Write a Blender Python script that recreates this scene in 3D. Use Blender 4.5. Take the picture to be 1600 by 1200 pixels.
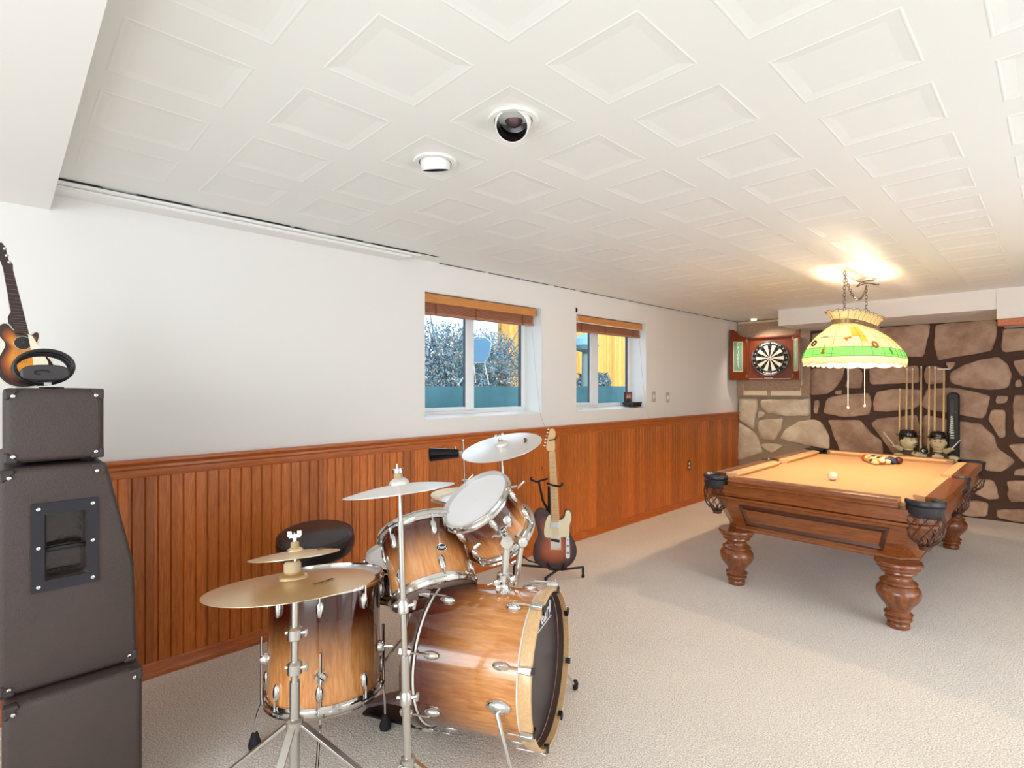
import bpy, math, random
from mathutils import Vector as V, Matrix, noise
for o in list(bpy.data.objects): bpy.data.objects.remove(o)
random.seed(7)
PI=math.pi; SC=bpy.context.scene; COL=SC.collection
# ---------------------------------------------------------------- camera
FPX=826.0; CH=1.4; CXW=3.045; YAW=math.radians(46.0)
cam=bpy.data.cameras.new('camera'); camo=bpy.data.objects.new('camera',cam); COL.objects.link(camo)
camo.location=(CXW,0,CH); camo.rotation_euler=(PI/2,0,YAW)
cam.sensor_width=36; cam.lens=FPX/1600*36; cam.shift_y=3/1600; cam.clip_start=.03; cam.clip_end=200
SC.camera=camo
# ---------------------------------------------------------------- view, world, lights
SC.view_settings.view_transform='Standard'; SC.view_settings.look='None'
SC.view_settings.exposure=0.0; SC.view_settings.gamma=1; SC.view_settings.use_curve_mapping=False
W=bpy.data.worlds.new('world'); SC.world=W; W.use_nodes=True
bg=W.node_tree.nodes['Background']; bg.inputs[0].default_value=(.80,.90,1,1); bg.inputs[1].default_value=2.3
def area(name,loc,target,sx,sy,power,col=(1,1,1)):
    l=bpy.data.lights.new(name,'AREA'); l.shape='RECTANGLE'; l.size=sx; l.size_y=sy; l.energy=power; l.color=col
    o=bpy.data.objects.new(name,l); COL.objects.link(o); o.location=loc
    o.rotation_euler=(V(target)-V(loc)).to_track_quat('-Z','Y').to_euler(); return o
sun=bpy.data.lights.new('sun','SUN'); sun.energy=4.5; sun.angle=.01; sun.color=(1,.90,.74)
so=bpy.data.objects.new('sun',sun); COL.objects.link(so); so.rotation_euler=V((-1,.55,-.62)).to_track_quat('-Z','Y').to_euler()
# inferred patio door daylight, then unseen fill lamps added to brighten room and ceiling
area('patio_door_daylight',(4.95,2.6,1.15),(0,3.2,.9),2.4,2.0,50,(.82,.91,1))
area('rear_fill',(2.6,-2.95,1.5),(2.2,4,1.0),3.6,1.4,78,(.86,.94,1))  # added fill from behind the camera, no window is built here
area('ceiling_fill',(3.1,-1.5,1.0),(2.7,.9,2.26),2.2,1.6,44,(.82,.93,1))  # added lamp aimed upward to brighten the ceiling
area('far_ceiling_fill',(4.3,3.6,.8),(2.6,3.6,2.26),2.6,1.0,12,(.93,.98,1))  # second added lamp for the ceiling, out of view
# ---------------------------------------------------------------- pixel rays used to read positions off the photograph
_s,_c=math.sin(YAW),math.cos(YAW)
def ray(x,y):
    u=(x-800)/FPX; v=(603-y)/FPX; return V((-_s+u*_c,_c+u*_s,v))
CO=V((CXW,0,CH))
def PD(x,y,d): return CO+ray(x,y)*d
def PX(x,y,X): r=ray(x,y); return CO+r*((X-CXW)/r.x)
def PY(x,y,Y): r=ray(x,y); return CO+r*(Y/r.y)
def PZ(x,y,Z): r=ray(x,y); return CO+r*((Z-CH)/r.z)
RV=V((_c,_s,0)); FV=V((-_s,_c,0)); UV=V((0,0,1))
def camdir(r,f,u): return (RV*r+FV*f+UV*u).normalized()
# ---------------------------------------------------------------- materials
def srgb(c):
    if isinstance(c,str): c=tuple(int(c[i:i+2],16) for i in (0,2,4))
    f=lambda v:(v/255/12.92) if v/255<=.04045 else ((v/255+.055)/1.055)**2.4
    return tuple(f(v) for v in c)+(1,)
MATS={}
def mat(name,col,rough=.5,metal=0,spec=.5,coat=0,noise_amt=0,nscale=20,bump=0,bscale=60,bdist=.002,emit=None,es=0,trans=0,coord='Object',stretch=(1,1,1),coatr=.05):
    if name in MATS: return MATS[name]
    m=bpy.data.materials.new(name); m.use_nodes=True; N=m.node_tree.nodes; L=m.node_tree.links
    b=N['Principled BSDF']; c=srgb(col)
    b.inputs['Base Color'].default_value=c; b.inputs['Roughness'].default_value=rough; b.inputs['Metallic'].default_value=metal
    b.inputs['Specular IOR Level'].default_value=spec; b.inputs['Coat Weight'].default_value=coat; b.inputs['Coat Roughness'].default_value=coatr
    if trans: b.inputs['Transmission Weight'].default_value=trans
    if emit: b.inputs['Emission Color'].default_value=srgb(emit); b.inputs['Emission Strength'].default_value=es
    if noise_amt or bump:
        tc=N.new('ShaderNodeTexCoord'); mp=N.new('ShaderNodeMapping'); L.new(tc.outputs[coord],mp.inputs[0]); mp.inputs['Scale'].default_value=stretch
        if noise_amt:
            n=N.new('ShaderNodeTexNoise'); n.inputs['Scale'].default_value=nscale; n.inputs['Detail'].default_value=5; L.new(mp.outputs[0],n.inputs['Vector'])
            r=N.new('ShaderNodeMapRange'); r.inputs[1].default_value=.3; r.inputs[2].default_value=.7; r.inputs[3].default_value=1-noise_amt; r.inputs[4].default_value=1+noise_amt*.5
            L.new(n.outputs[0],r.inputs[0]); mx=N.new('ShaderNodeVectorMath'); mx.operation='SCALE'; mx.inputs[0].default_value=c[:3]; L.new(r.outputs[0],mx.inputs['Scale']); L.new(mx.outputs[0],b.inputs['Base Color'])
        if bump:
            n=N.new('ShaderNodeTexNoise'); n.inputs['Scale'].default_value=bscale; n.inputs['Detail'].default_value=3; L.new(mp.outputs[0],n.inputs['Vector'])
            bp=N.new('ShaderNodeBump'); bp.inputs['Strength'].default_value=bump; bp.inputs['Distance'].default_value=bdist; L.new(n.outputs[0],bp.inputs['Height']); L.new(bp.outputs[0],b.inputs['Normal'])
    MATS[name]=m; return m
def wood(name,c1,c2,axis='X',scale=14,rough=.35,coat=.3,stretch=12,fade=None,board=None,coord='Object',bias=.5):
    """streaky wood; fade=(axis,v0,v1,dark) a stained burst across the thing's own body; board=(axis,width) each board its own tone"""
    m=bpy.data.materials.new(name); m.use_nodes=True; N=m.node_tree.nodes; L=m.node_tree.links; b=N['Principled BSDF']
    b.inputs['Roughness'].default_value=rough; b.inputs['Coat Weight'].default_value=coat; b.inputs['Coat Roughness'].default_value=.08
    tc=N.new('ShaderNodeTexCoord'); mp=N.new('ShaderNodeMapping'); L.new(tc.outputs[coord],mp.inputs[0])
    sc=[stretch]*3; sc['XYZ'.index(axis)]=1; mp.inputs['Scale'].default_value=sc
    n=N.new('ShaderNodeTexNoise'); n.inputs['Scale'].default_value=scale; n.inputs['Detail'].default_value=7; n.inputs['Roughness'].default_value=.62; n.inputs['Distortion'].default_value=.6; L.new(mp.outputs[0],n.inputs['Vector'])
    cr=N.new('ShaderNodeValToRGB'); cr.color_ramp.elements[0].position=bias-.2; cr.color_ramp.elements[1].position=bias+.2
    cr.color_ramp.elements[0].color=srgb(c2); cr.color_ramp.elements[1].color=srgb(c1); L.new(n.outputs[0],cr.inputs[0]); out=cr.outputs[0]
    sep=N.new('ShaderNodeSeparateXYZ'); L.new(tc.outputs[coord],sep.inputs[0])
    if board:
        ax,w=board; d=N.new('ShaderNodeMath'); d.operation='DIVIDE'; d.inputs[1].default_value=w; L.new(sep.outputs['XYZ'.index(ax)],d.inputs[0])
        f=N.new('ShaderNodeMath'); f.operation='FLOOR'; L.new(d.outputs[0],f.inputs[0]); wn=N.new('ShaderNodeTexWhiteNoise'); wn.noise_dimensions='1D'; L.new(f.outputs[0],wn.inputs['W'])
        r=N.new('ShaderNodeMapRange'); r.inputs[3].default_value=.74; r.inputs[4].default_value=1.22; L.new(wn.outputs[0],r.inputs[0])
        v=N.new('ShaderNodeVectorMath'); v.operation='SCALE'; L.new(out,v.inputs[0]); L.new(r.outputs[0],v.inputs['Scale']); out=v.outputs[0]
    if fade:
        ax,v0,v1,dk=fade; r=N.new('ShaderNodeMapRange'); r.interpolation_type='SMOOTHSTEP'; r.inputs[1].default_value=v0; r.inputs[2].default_value=v1; L.new(sep.outputs['XYZ'.index(ax)],r.inputs[0])
        mx=N.new('ShaderNodeMix'); mx.data_type='RGBA'; mx.blend_type='MIX'; L.new(r.outputs[0],mx.inputs[0]); L.new(out,mx.inputs[6])
        m2=N.new('ShaderNodeMix'); m2.data_type='RGBA'; m2.blend_type='MULTIPLY'; m2.inputs[0].default_value=1; L.new(out,m2.inputs[6]); m2.inputs[7].default_value=srgb(dk); L.new(m2.outputs[2],mx.inputs[7]); out=mx.outputs[2]
    L.new(out,b.inputs['Base Color'])
    bp=N.new('ShaderNodeBump'); bp.inputs['Strength'].default_value=.08; bp.inputs['Distance'].default_value=.001; L.new(n.outputs[0],bp.inputs['Height']); L.new(bp.outputs[0],b.inputs['Normal'])
    MATS[name]=m; return m
M_wall=mat('wall_paint','EAE6E2',.75,bump=.05,bscale=120)
M_ceil=mat('ceiling_tile_paint','F1F1ED',.5,spec=.3)
M_trimw=mat('white_trim_paint','F0EEEA',.4)
M_gap=mat('dark_gap','2A211C',.9)
M_chrome=mat('chrome','DDDCDA',.13,1)
M_chromed=mat('brushed_steel','C9C7C4',.28,1)
M_black=mat('black_plastic','141214',.45)
M_rubber=mat('black_rubber','18151A',.75)
M_leather=mat('black_vinyl','1E1516',.38,coat=.2)
M_white=mat('white_plastic','F2F1EE',.35)
M_brass=mat('cymbal_bronze','EAD3AE',.33,.85,bump=.06,bscale=8,stretch=(1,1,30))
M_silverc=mat('cymbal_bright','F1EFEC',.33,.75)
M_head=mat('drum_head_white','E9E6E6',.45)
M_headc=mat('drum_head_clear','B89C8E',.25,coat=.3)
M_headb=mat('drum_head_black','3B363C',.35,bump=.4,bscale=260,bdist=.001)
M_hoopw=wood('maple_hoop','E5BE8C','D2A26C','Y',10,.3,.5)
M_tolex=mat('amp_tolex','40332F',.55,spec=.5,bump=.9,bscale=260,bdist=.0022,noise_amt=.10,nscale=6)
M_tolex2=mat('amp_tolex_dark','362B29',.5,bump=.4,bscale=330,bdist=.001)
M_stain=wood('stained_wainscot','D87A2A','A8541A','Z',9,.45,.12,14,board=('Y',.106),bias=.52)
M_stainh=wood('stained_rail_wood','CC6E28','9C4A18','Y',9,.38,.2,14)
M_mahog=wood('table_mahogany','9E5A28','6C3315','X',8,.28,.45,10)
M_mahogy=wood('table_mahogany_long','9E5A28','6C3315','Y',8,.28,.45,10)
M_mahogz=wood('table_mahogany_leg','965528','64321A','Z',8,.25,.5,5)
M_cloth=mat('table_cloth','D5AB80',.9,spec=.1,bump=.1,bscale=700,bdist=.0004,noise_amt=.03,nscale=5)
M_netl=mat('pocket_leather_brown','4A2A1C',.5)
M_pocket=mat('pocket_leather_black','2A262C',.38)
M_valance=wood('blind_valance_wood','D8944E','C07A3E','Y',9,.35,.3)
M_slat=wood('blind_slat_wood','BC7858','A26246','Y',9,.4,.25)
M_cue=wood('cue_maple','E8C48E','D4A468','Z',10,.3,.4)
M_cab=wood('dart_cabinet_wood','8C3F16','6A2810','Z',9,.35,.3)
M_cord=mat('white_cord','EFE9DA',.7)
M_lead=mat('lead_came','3E3428',.5,.3)
M_porc=mat('painted_resin','DCC79C',.5,noise_amt=.15,nscale=20)
M_greenb=mat('teal_painted_block','74B0BC',.8,noise_amt=.2,nscale=3)
M_vinyl=mat('window_vinyl','EFF1F3',.35)
# carpet
def carpet():
    m=bpy.data.materials.new('carpet'); m.use_nodes=True; N=m.node_tree.nodes; L=m.node_tree.links; b=N['Principled BSDF']
    b.inputs['Roughness'].default_value=1; b.inputs['Specular IOR Level'].default_value=.05; b.inputs['Sheen Weight'].default_value=.25
    tc=N.new('ShaderNodeTexCoord')
    v=N.new('ShaderNodeTexVoronoi'); v.inputs['Scale'].default_value=130; L.new(tc.outputs['Object'],v.inputs['Vector'])
    n=N.new('ShaderNodeTexNoise'); n.inputs['Scale'].default_value=170; n.inputs['Detail'].default_value=2; L.new(tc.outputs['Object'],n.inputs['Vector'])
    n2=N.new('ShaderNodeTexNoise'); n2.inputs['Scale'].default_value=2.2; L.new(tc.outputs['Object'],n2.inputs['Vector'])
    cr=N.new('ShaderNodeValToRGB'); cr.color_ramp.elements[0].position=.36; cr.color_ramp.elements[1].position=.62
    cr.color_ramp.elements[0].color=srgb('C6B7A7'); cr.color_ramp.elements[1].color=srgb('F8F0E6'); L.new(n.outputs[0],cr.inputs[0])
    r=N.new('ShaderNodeMapRange'); r.inputs[3].default_value=.92; r.inputs[4].default_value=1.06; L.new(n2.outputs[0],r.inputs[0])
    s=N.new('ShaderNodeVectorMath'); s.operation='SCALE'; L.new(cr.outputs[0],s.inputs[0]); L.new(r.outputs[0],s.inputs['Scale']); L.new(s.outputs[0],b.inputs['Base Color'])
    bp=N.new('ShaderNodeBump'); bp.inputs['Strength'].default_value=.7; bp.inputs['Distance'].default_value=.004; bp.invert=True; L.new(v.outputs['Distance'],bp.inputs['Height']); L.new(bp.outputs[0],b.inputs['Normal'])
    return m
M_carpet=carpet()
def glassmat():
    m=bpy.data.materials.new('window_glass'); m.use_nodes=True; N=m.node_tree.nodes; L=m.node_tree.links; N.remove(N['Principled BSDF'])
    t=N.new('ShaderNodeBsdfTransparent'); t.inputs[0].default_value=(.93,.97,1,1); g=N.new('ShaderNodeBsdfGlossy'); g.inputs['Roughness'].default_value=.02
    f=N.new('ShaderNodeFresnel'); f.inputs[0].default_value=1.35; mx=N.new('ShaderNodeMixShader'); ge=N.new('ShaderNodeNewGeometry'); mm=N.new('ShaderNodeMath'); mm.operation='MULTIPLY'; iv=N.new('ShaderNodeMath'); iv.operation='SUBTRACT'; iv.inputs[0].default_value=1; L.new(ge.outputs['Backfacing'],iv.inputs[1]); L.new(f.outputs[0],mm.inputs[0]); L.new(iv.outputs[0],mm.inputs[1]); L.new(mm.outputs[0],mx.inputs[0]); L.new(t.outputs[0],mx.inputs[1]); L.new(g.outputs[0],mx.inputs[2]); L.new(mx.outputs[0],N['Material Output'].inputs[0]); return m
M_glass=glassmat()
def transl(name,col,k=.6):
    m=bpy.data.materials.new(name); m.use_nodes=True; N=m.node_tree.nodes; L=m.node_tree.links; N.remove(N['Principled BSDF'])
    d=N.new('ShaderNodeBsdfDiffuse'); t=N.new('ShaderNodeBsdfTranslucent'); c=srgb(col)
    tc=N.new('ShaderNodeTexCoord'); n=N.new('ShaderNodeTexNoise'); n.inputs['Scale'].default_value=14; n.inputs['Detail'].default_value=4; L.new(tc.outputs['Object'],n.inputs['Vector'])
    r=N.new('ShaderNodeMapRange'); r.inputs[3].default_value=.92; r.inputs[4].default_value=1.03; L.new(n.outputs[0],r.inputs[0])
    s=N.new('ShaderNodeVectorMath'); s.operation='SCALE'; s.inputs[0].default_value=c[:3]; L.new(r.outputs[0],s.inputs['Scale']); L.new(s.outputs[0],d.inputs[0]); L.new(s.outputs[0],t.inputs[0])
    mx=N.new('ShaderNodeMixShader'); mx.inputs[0].default_value=k; L.new(d.outputs[0],mx.inputs[1]); L.new(t.outputs[0],mx.inputs[2])
    g=N.new('ShaderNodeBsdfGlossy'); g.inputs['Roughness'].default_value=.15; m2=N.new('ShaderNodeMixShader'); m2.inputs[0].default_value=.04; L.new(mx.outputs[0],m2.inputs[1]); L.new(g.outputs[0],m2.inputs[2]); L.new(m2.outputs[0],N['Material Output'].inputs[0]); return m
# ---------------------------------------------------------------- mesh builder
I4=Matrix.Identity(4)
class MB:
    def __init__(s): s.v=[];s.f=[];s.m=[];s.M=I4;s.mi=0
    def add(s,vs,fs):
        k=len(s.v); s.v+=[s.M@V(p) for p in vs]
        for f in fs: s.f.append([k+i for i in f]); s.m.append(s.mi)
        return s
    def box(s,a,b):
        x0,y0,z0=[min(a[i],b[i]) for i in range(3)]; x1,y1,z1=[max(a[i],b[i]) for i in range(3)]
        return s.add([(x0,y0,z0),(x1,y0,z0),(x1,y1,z0),(x0,y1,z0),(x0,y0,z1),(x1,y0,z1),(x1,y1,z1),(x0,y1,z1)],[(0,3,2,1),(4,5,6,7),(0,1,5,4),(1,2,6,5),(2,3,7,6),(3,0,4,7)])
    def quad(s,*p): return s.add(p,[tuple(range(len(p)))])
    def prism(s,poly,a,b,plane='XZ'):
        """polygon in a plane, extruded along the third axis from a to b"""
        def P(u,w,t): return {'XZ':(u,t,w),'YZ':(t,u,w),'XY':(u,w,t)}[plane]
        n=len(poly); vs=[P(u,w,a) for u,w in poly]+[P(u,w,b) for u,w in poly]
        fs=[tuple(range(n)),tuple(range(2*n-1,n-1,-1))]+[(i,(i+1)%n,n+(i+1)%n,n+i) for i in range(n)]
        return s.add(vs,fs)
    def lathe(s,prof,seg=32,cap=True,a0=0,a1=2*PI):
        full=abs(a1-a0-2*PI)<1e-6; n=seg if full else seg+1; vs=[];fs=[]
        for r,z in prof:
            for i in range(n):
                t=a0+(a1-a0)*i/seg; vs.append((r*math.cos(t),r*math.sin(t),z))
        for j in range(len(prof)-1):
            for i in range(seg):
                k=(i+1)%n; fs.append((j*n+i,j*n+k,(j+1)*n+k,(j+1)*n+i))
        if cap and full:
            fs.append(tuple(range(n-1,-1,-1))); fs.append(tuple((len(prof)-1)*n+i for i in range(n)))
        return s.add(vs,fs)
    def tube(s,pts,r,seg=8,closed=False,cap=True,flat=1.0):
        pts=[V(p) for p in pts]; n=len(pts); rs=r if isinstance(r,(list,tuple)) else [r]*n; vs=[];fs=[]
        up=None
        for i,p in enumerate(pts):
            if closed: t=(pts[(i+1)%n]-pts[i-1])
            else: t=pts[min(i+1,n-1)]-pts[max(i-1,0)]
            t=t.normalized() if t.length>1e-9 else V((0,0,1))
            if up is None:
                up=V((0,0,1)) if abs(t.z)<.9 else V((1,0,0))
            a=(up-t*up.dot(t)); a=a.normalized() if a.length>1e-6 else t.orthogonal().normalized(); up=a; b=t.cross(a)
            for k in range(seg):
                q=2*PI*k/seg; vs.append(p+(a*math.cos(q)*flat+b*math.sin(q))*rs[i])
        m=n if closed else n-1
        for i in range(m):
            j=(i+1)%n
            for k in range(seg): l=(k+1)%seg; fs.append((i*seg+k,i*seg+l,j*seg+l,j*seg+k))
        if cap and not closed: fs.append(tuple(range(seg-1,-1,-1))); fs.append(tuple((n-1)*seg+k for k in range(seg)))
        return s.add(vs,fs)
    def rod(s,a,b,r,r2=None,seg=12): return s.tube([a,b],[r,r if r2 is None else r2],seg)
    def sphere(s,c,r,seg=20,rings=12,sc=(1,1,1)):
        vs=[(c[0],c[1],c[2]-r*sc[2])];fs=[]
        for j in range(1,rings):
            p=-PI/2+PI*j/rings
            for i in range(seg):
                t=2*PI*i/seg; vs.append((c[0]+r*sc[0]*math.cos(p)*math.cos(t),c[1]+r*sc[1]*math.cos(p)*math.sin(t),c[2]+r*sc[2]*math.sin(p)))
        vs.append((c[0],c[1],c[2]+r*sc[2])); T=len(vs)-1
        for i in range(seg):
            k=(i+1)%seg; fs.append((0,1+k,1+i)); fs.append((T,1+(rings-2)*seg+i,1+(rings-2)*seg+k))
            for j in range(rings-2): fs.append((1+j*seg+i,1+j*seg+k,1+(j+1)*seg+k,1+(j+1)*seg+i))
        return s.add(vs,fs)
    def torus(s,R,r,z=0,seg=40,rs=8,flat=1.0):
        return s.tube([(R*math.cos(2*PI*i/seg),R*math.sin(2*PI*i/seg),z) for i in range(seg)],r,rs,closed=True,flat=flat)
    def build(s,name,mats,parent=None,smooth=35,bevel=0,bseg=2,local=False):
        me=bpy.data.meshes.new(name); vs=s.v
        if parent is not None and not local:
            inv=WM[parent.name].inverted(); vs=[inv@v for v in vs]
        me.from_pydata([tuple(v) for v in vs],[],s.f)
        if not isinstance(mats,(list,tuple)): mats=[mats]
        for m in mats: me.materials.append(m)
        me.polygons.foreach_set('material_index',s.m); me.update()
        import bmesh
        bm=bmesh.new(); bm.from_mesh(me); bmesh.ops.recalc_face_normals(bm,faces=bm.faces); bm.to_mesh(me); bm.free()
        if smooth:
            me.polygons.foreach_set('use_smooth',[True]*len(me.polygons)); me.set_sharp_from_angle(angle=math.radians(smooth))
        o=bpy.data.objects.new(name,me); COL.objects.link(o)
        if parent is not None: o.parent=parent; WM[o.name]=WM[parent.name].copy()
        else: WM[o.name]=I4.copy()
        if bevel:
            b=o.modifiers.new('bevel','BEVEL'); b.width=bevel; b.segments=bseg; b.limit_method='ANGLE'; b.angle_limit=math.radians(40)
        return o
WM={}
def thing(name,label,cat,loc=(0,0,0),M=None,group=None):
    o=bpy.data.objects.new(name,None); COL.objects.link(o); o.empty_display_size=.05
    mm=M if M is not None else Matrix.Translation(loc)
    o.matrix_world=mm; WM[o.name]=mm.copy(); o['label']=label; o['category']=cat
    if group: o['group']=group
    return o
def tag(o,label,cat,group=None):
    o['label']=label; o['category']=cat
    if group: o['group']=group
    return o
def struct(o): o['kind']='structure'; return o
def recenter(o,loc):
    """put a single-mesh thing's origin at its base"""
    me=o.data; me.transform(Matrix.Translation(-V(loc))); o.location=loc; WM[o.name]=Matrix.Translation(loc); return o
def frame(origin,z,xhint=(0,0,1)):
    z=V(z).normalized(); x=V(xhint)-z*V(xhint).dot(z)
    if x.length<1e-4: x=z.orthogonal()
    x.normalize(); y=z.cross(x)
    m=Matrix((x,y,z)).transposed().to_4x4(); m.translation=V(origin); return m
def cut(o,cutter_mb):
    c=cutter_mb.build('cutter',M_black); b=o.modifiers.new('b','BOOLEAN'); b.object=c; b.operation='DIFFERENCE'; b.solver='EXACT'
    c.matrix_world=WM[o.name]; bpy.context.view_layer.update(); dg=bpy.context.evaluated_depsgraph_get()
    dg.update(); me=bpy.data.meshes.new_from_object(o.evaluated_get(dg)); o.modifiers.clear(); o.data=me
    bpy.data.objects.remove(c)
def text_mesh(name,txt,size,M,mt,parent=None,ext=.0006,shear=0,spacing=1,bold=0):
    cu=bpy.data.curves.new('t','FONT'); cu.body=txt; cu.size=size; cu.extrude=ext; cu.align_x='CENTER'; cu.align_y='CENTER'; cu.shear=shear; cu.space_character=spacing; cu.offset=bold; cu.resolution_u=3
    t=bpy.data.objects.new('t',cu); COL.objects.link(t); dg=bpy.context.evaluated_depsgraph_get(); me=bpy.data.meshes.new_from_object(t.evaluated_get(dg)); bpy.data.objects.remove(t)
    me.name=name; me.materials.clear(); me.materials.append(mt); inv=WM[parent.name].inverted() if parent else I4
    me.transform(inv@M); o=bpy.data.objects.new(name,me); COL.objects.link(o)
    if parent: o.parent=parent; WM[o.name]=WM[parent.name].copy()
    return o
# ================================================================ ROOM SHELL
X1,Y0,Y1,CZ=5.2,-3.2,7.85,2.268
m=MB(); m.quad((-.4,Y0,0),(X1,Y0,0),(X1,Y1,0),(-.4,Y1,0)); m.box((-.4,Y0,-.1),(X1,Y1,-.002)); struct(m.build('floor',M_carpet))
# ceiling: real recessed tile panels
def ceiling():
    m=MB(); P=.425; w=.295
    xs=[.80+P*j for j in range(-2,11)]; ys=[.63+P*j for j in range(-9,17)]
    xs=[x for x in xs if x>.02 and x+w<X1-.02]; ys=[y for y in ys if y>Y0+.02 and y+w<Y1-.05]
    ex=[0]+[e for x in xs for e in (x,x+w)]+[X1]; ey=[Y0]+[e for y in ys for e in (y,y+w)]+[Y1]
    for i in range(len(ex)-1):
        for j in range(len(ey)-1):
            x0,x1,y0,y1=ex[i],ex[i+1],ey[j],ey[j+1]
            if i%2==1 and j%2==1 and i<len(ex)-1:
                rings=[(0,0),(.003,-.0009),(.006,-.0009),(.010,0),(.038,.0022)]; prev=None; vs=[];fs=[]
                for d,h in rings:
                    vs+=[(x0+d,y0+d,CZ+h),(x1-d,y0+d,CZ+h),(x1-d,y1-d,CZ+h),(x0+d,y1-d,CZ+h)]
                for k in range(len(rings)-1):
                    for q in range(4): fs.append((4*k+q,4*k+(q+1)%4,4*k+4+(q+1)%4,4*k+4+q))
                k=4*(len(rings)-1); fs.append((k,k+1,k+2,k+3)); m.add(vs,fs)
            else: m.quad((x0,y0,CZ),(x1,y0,CZ),(x1,y1,CZ),(x0,y1,CZ))
    m.box((-.4,Y0,CZ+.03),(X1,Y1,CZ+.16)); return m
struct(ceiling().build('ceiling',M_ceil,smooth=0))
# left wall with two window openings (recess .20 deep)
WZ0,WZ1=1.165,2.06; WIN=[(2.099,3.295),(3.747,4.923)]
m=MB(); ylist=[Y0]+[e for a in WIN for e in a]+[Y1]
m.box((-.24,Y0,1.0),(0,Y1,WZ0)); m.box((-.24,Y0,WZ1),(0,Y1,CZ+.1)); m.box((-.24,Y0,-.1),(0,Y1,1.0))
for i in (0,2,4): m.box((-.24,ylist[i],WZ0),(0,ylist[i+1],WZ1))
struct(m.build('wall_left',M_wall,smooth=0))
m=MB(); m.box((X1,Y0,0),(X1+.1,Y1,CZ+.1)); struct(m.build('wall_right',M_wall,smooth=0))
m=MB(); m.box((-.3,Y0-.1,0),(X1+.1,Y0,CZ+.1)); struct(m.build('wall_back',M_wall,smooth=0))
# wainscot: beadboard profile
m=MB(); prof=[]; y=-1.2; pw=.053
while y<7.3:
    prof+=[(.016,y+.002),(.016,y+pw-.007),(.0115,y+pw-.0055),(.0145,y+pw-.0035),(.0115,y+pw-.0015)]; y+=pw
n=len(prof); vs=[(x,yy,.05) for x,yy in prof]+[(x,yy,.99) for x,yy in prof]; m.add(vs,[(i,i+1,n+i+1,n+i) for i in range(n-1)])
struct(m.build('wall_left_wainscot',M_stain,smooth=0))
def moulding(name,prof,y0,y1,mt):
    m=MB(); m.prism(prof,y0,y1,'XZ'); return struct(m.build(name,mt,smooth=30))
moulding('trim_1',[(0,.965),(.019,.965),(.022,.975),(.022,1.000),(.030,1.010),(.030,1.022),(.040,1.032),(.046,1.040),(.046,1.048),(.040,1.052),(0,1.052)],-1.2,7.24,M_stainh)
moulding('baseboard_left',[(0,0),(.030,0),(.030,.012),(.024,.026),(.022,.055),(.018,.070),(0,.075)],-1.2,7.24,M_stainh)
# soffit ledge and crown strip high on the left wall
m=MB(); m.box((0,.15,2.232),(.118,1.90,2.260)); m.box((.118,.15,2.236),(.124,1.92,2.246)); m.box((.118,.15,2.250),(.132,1.96,2.261)); m.box((.05,.15,2.247),(.150,1.97,2.259))
struct(m.build('trim_2',M_trimw,smooth=0,bevel=.002))
m=MB(); random.seed(3); yy=.16
while yy<7.1:
    L=random.uniform(.05,.5); x=.142 if yy<1.97 else .001; m.box((x,yy,CZ-.0035),(x+.008,yy+L,CZ-.0005)); yy+=L+random.uniform(.01,.07 if yy>1.9 else .22)
struct(m.build('trim_3',M_gap,smooth=0))
# dropped beam near the camera
m=MB(); m.box((0,-.55,2.164),(X1,.151,CZ+.02)); struct(m.build('trim_4',M_trimw,smooth=0))
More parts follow.
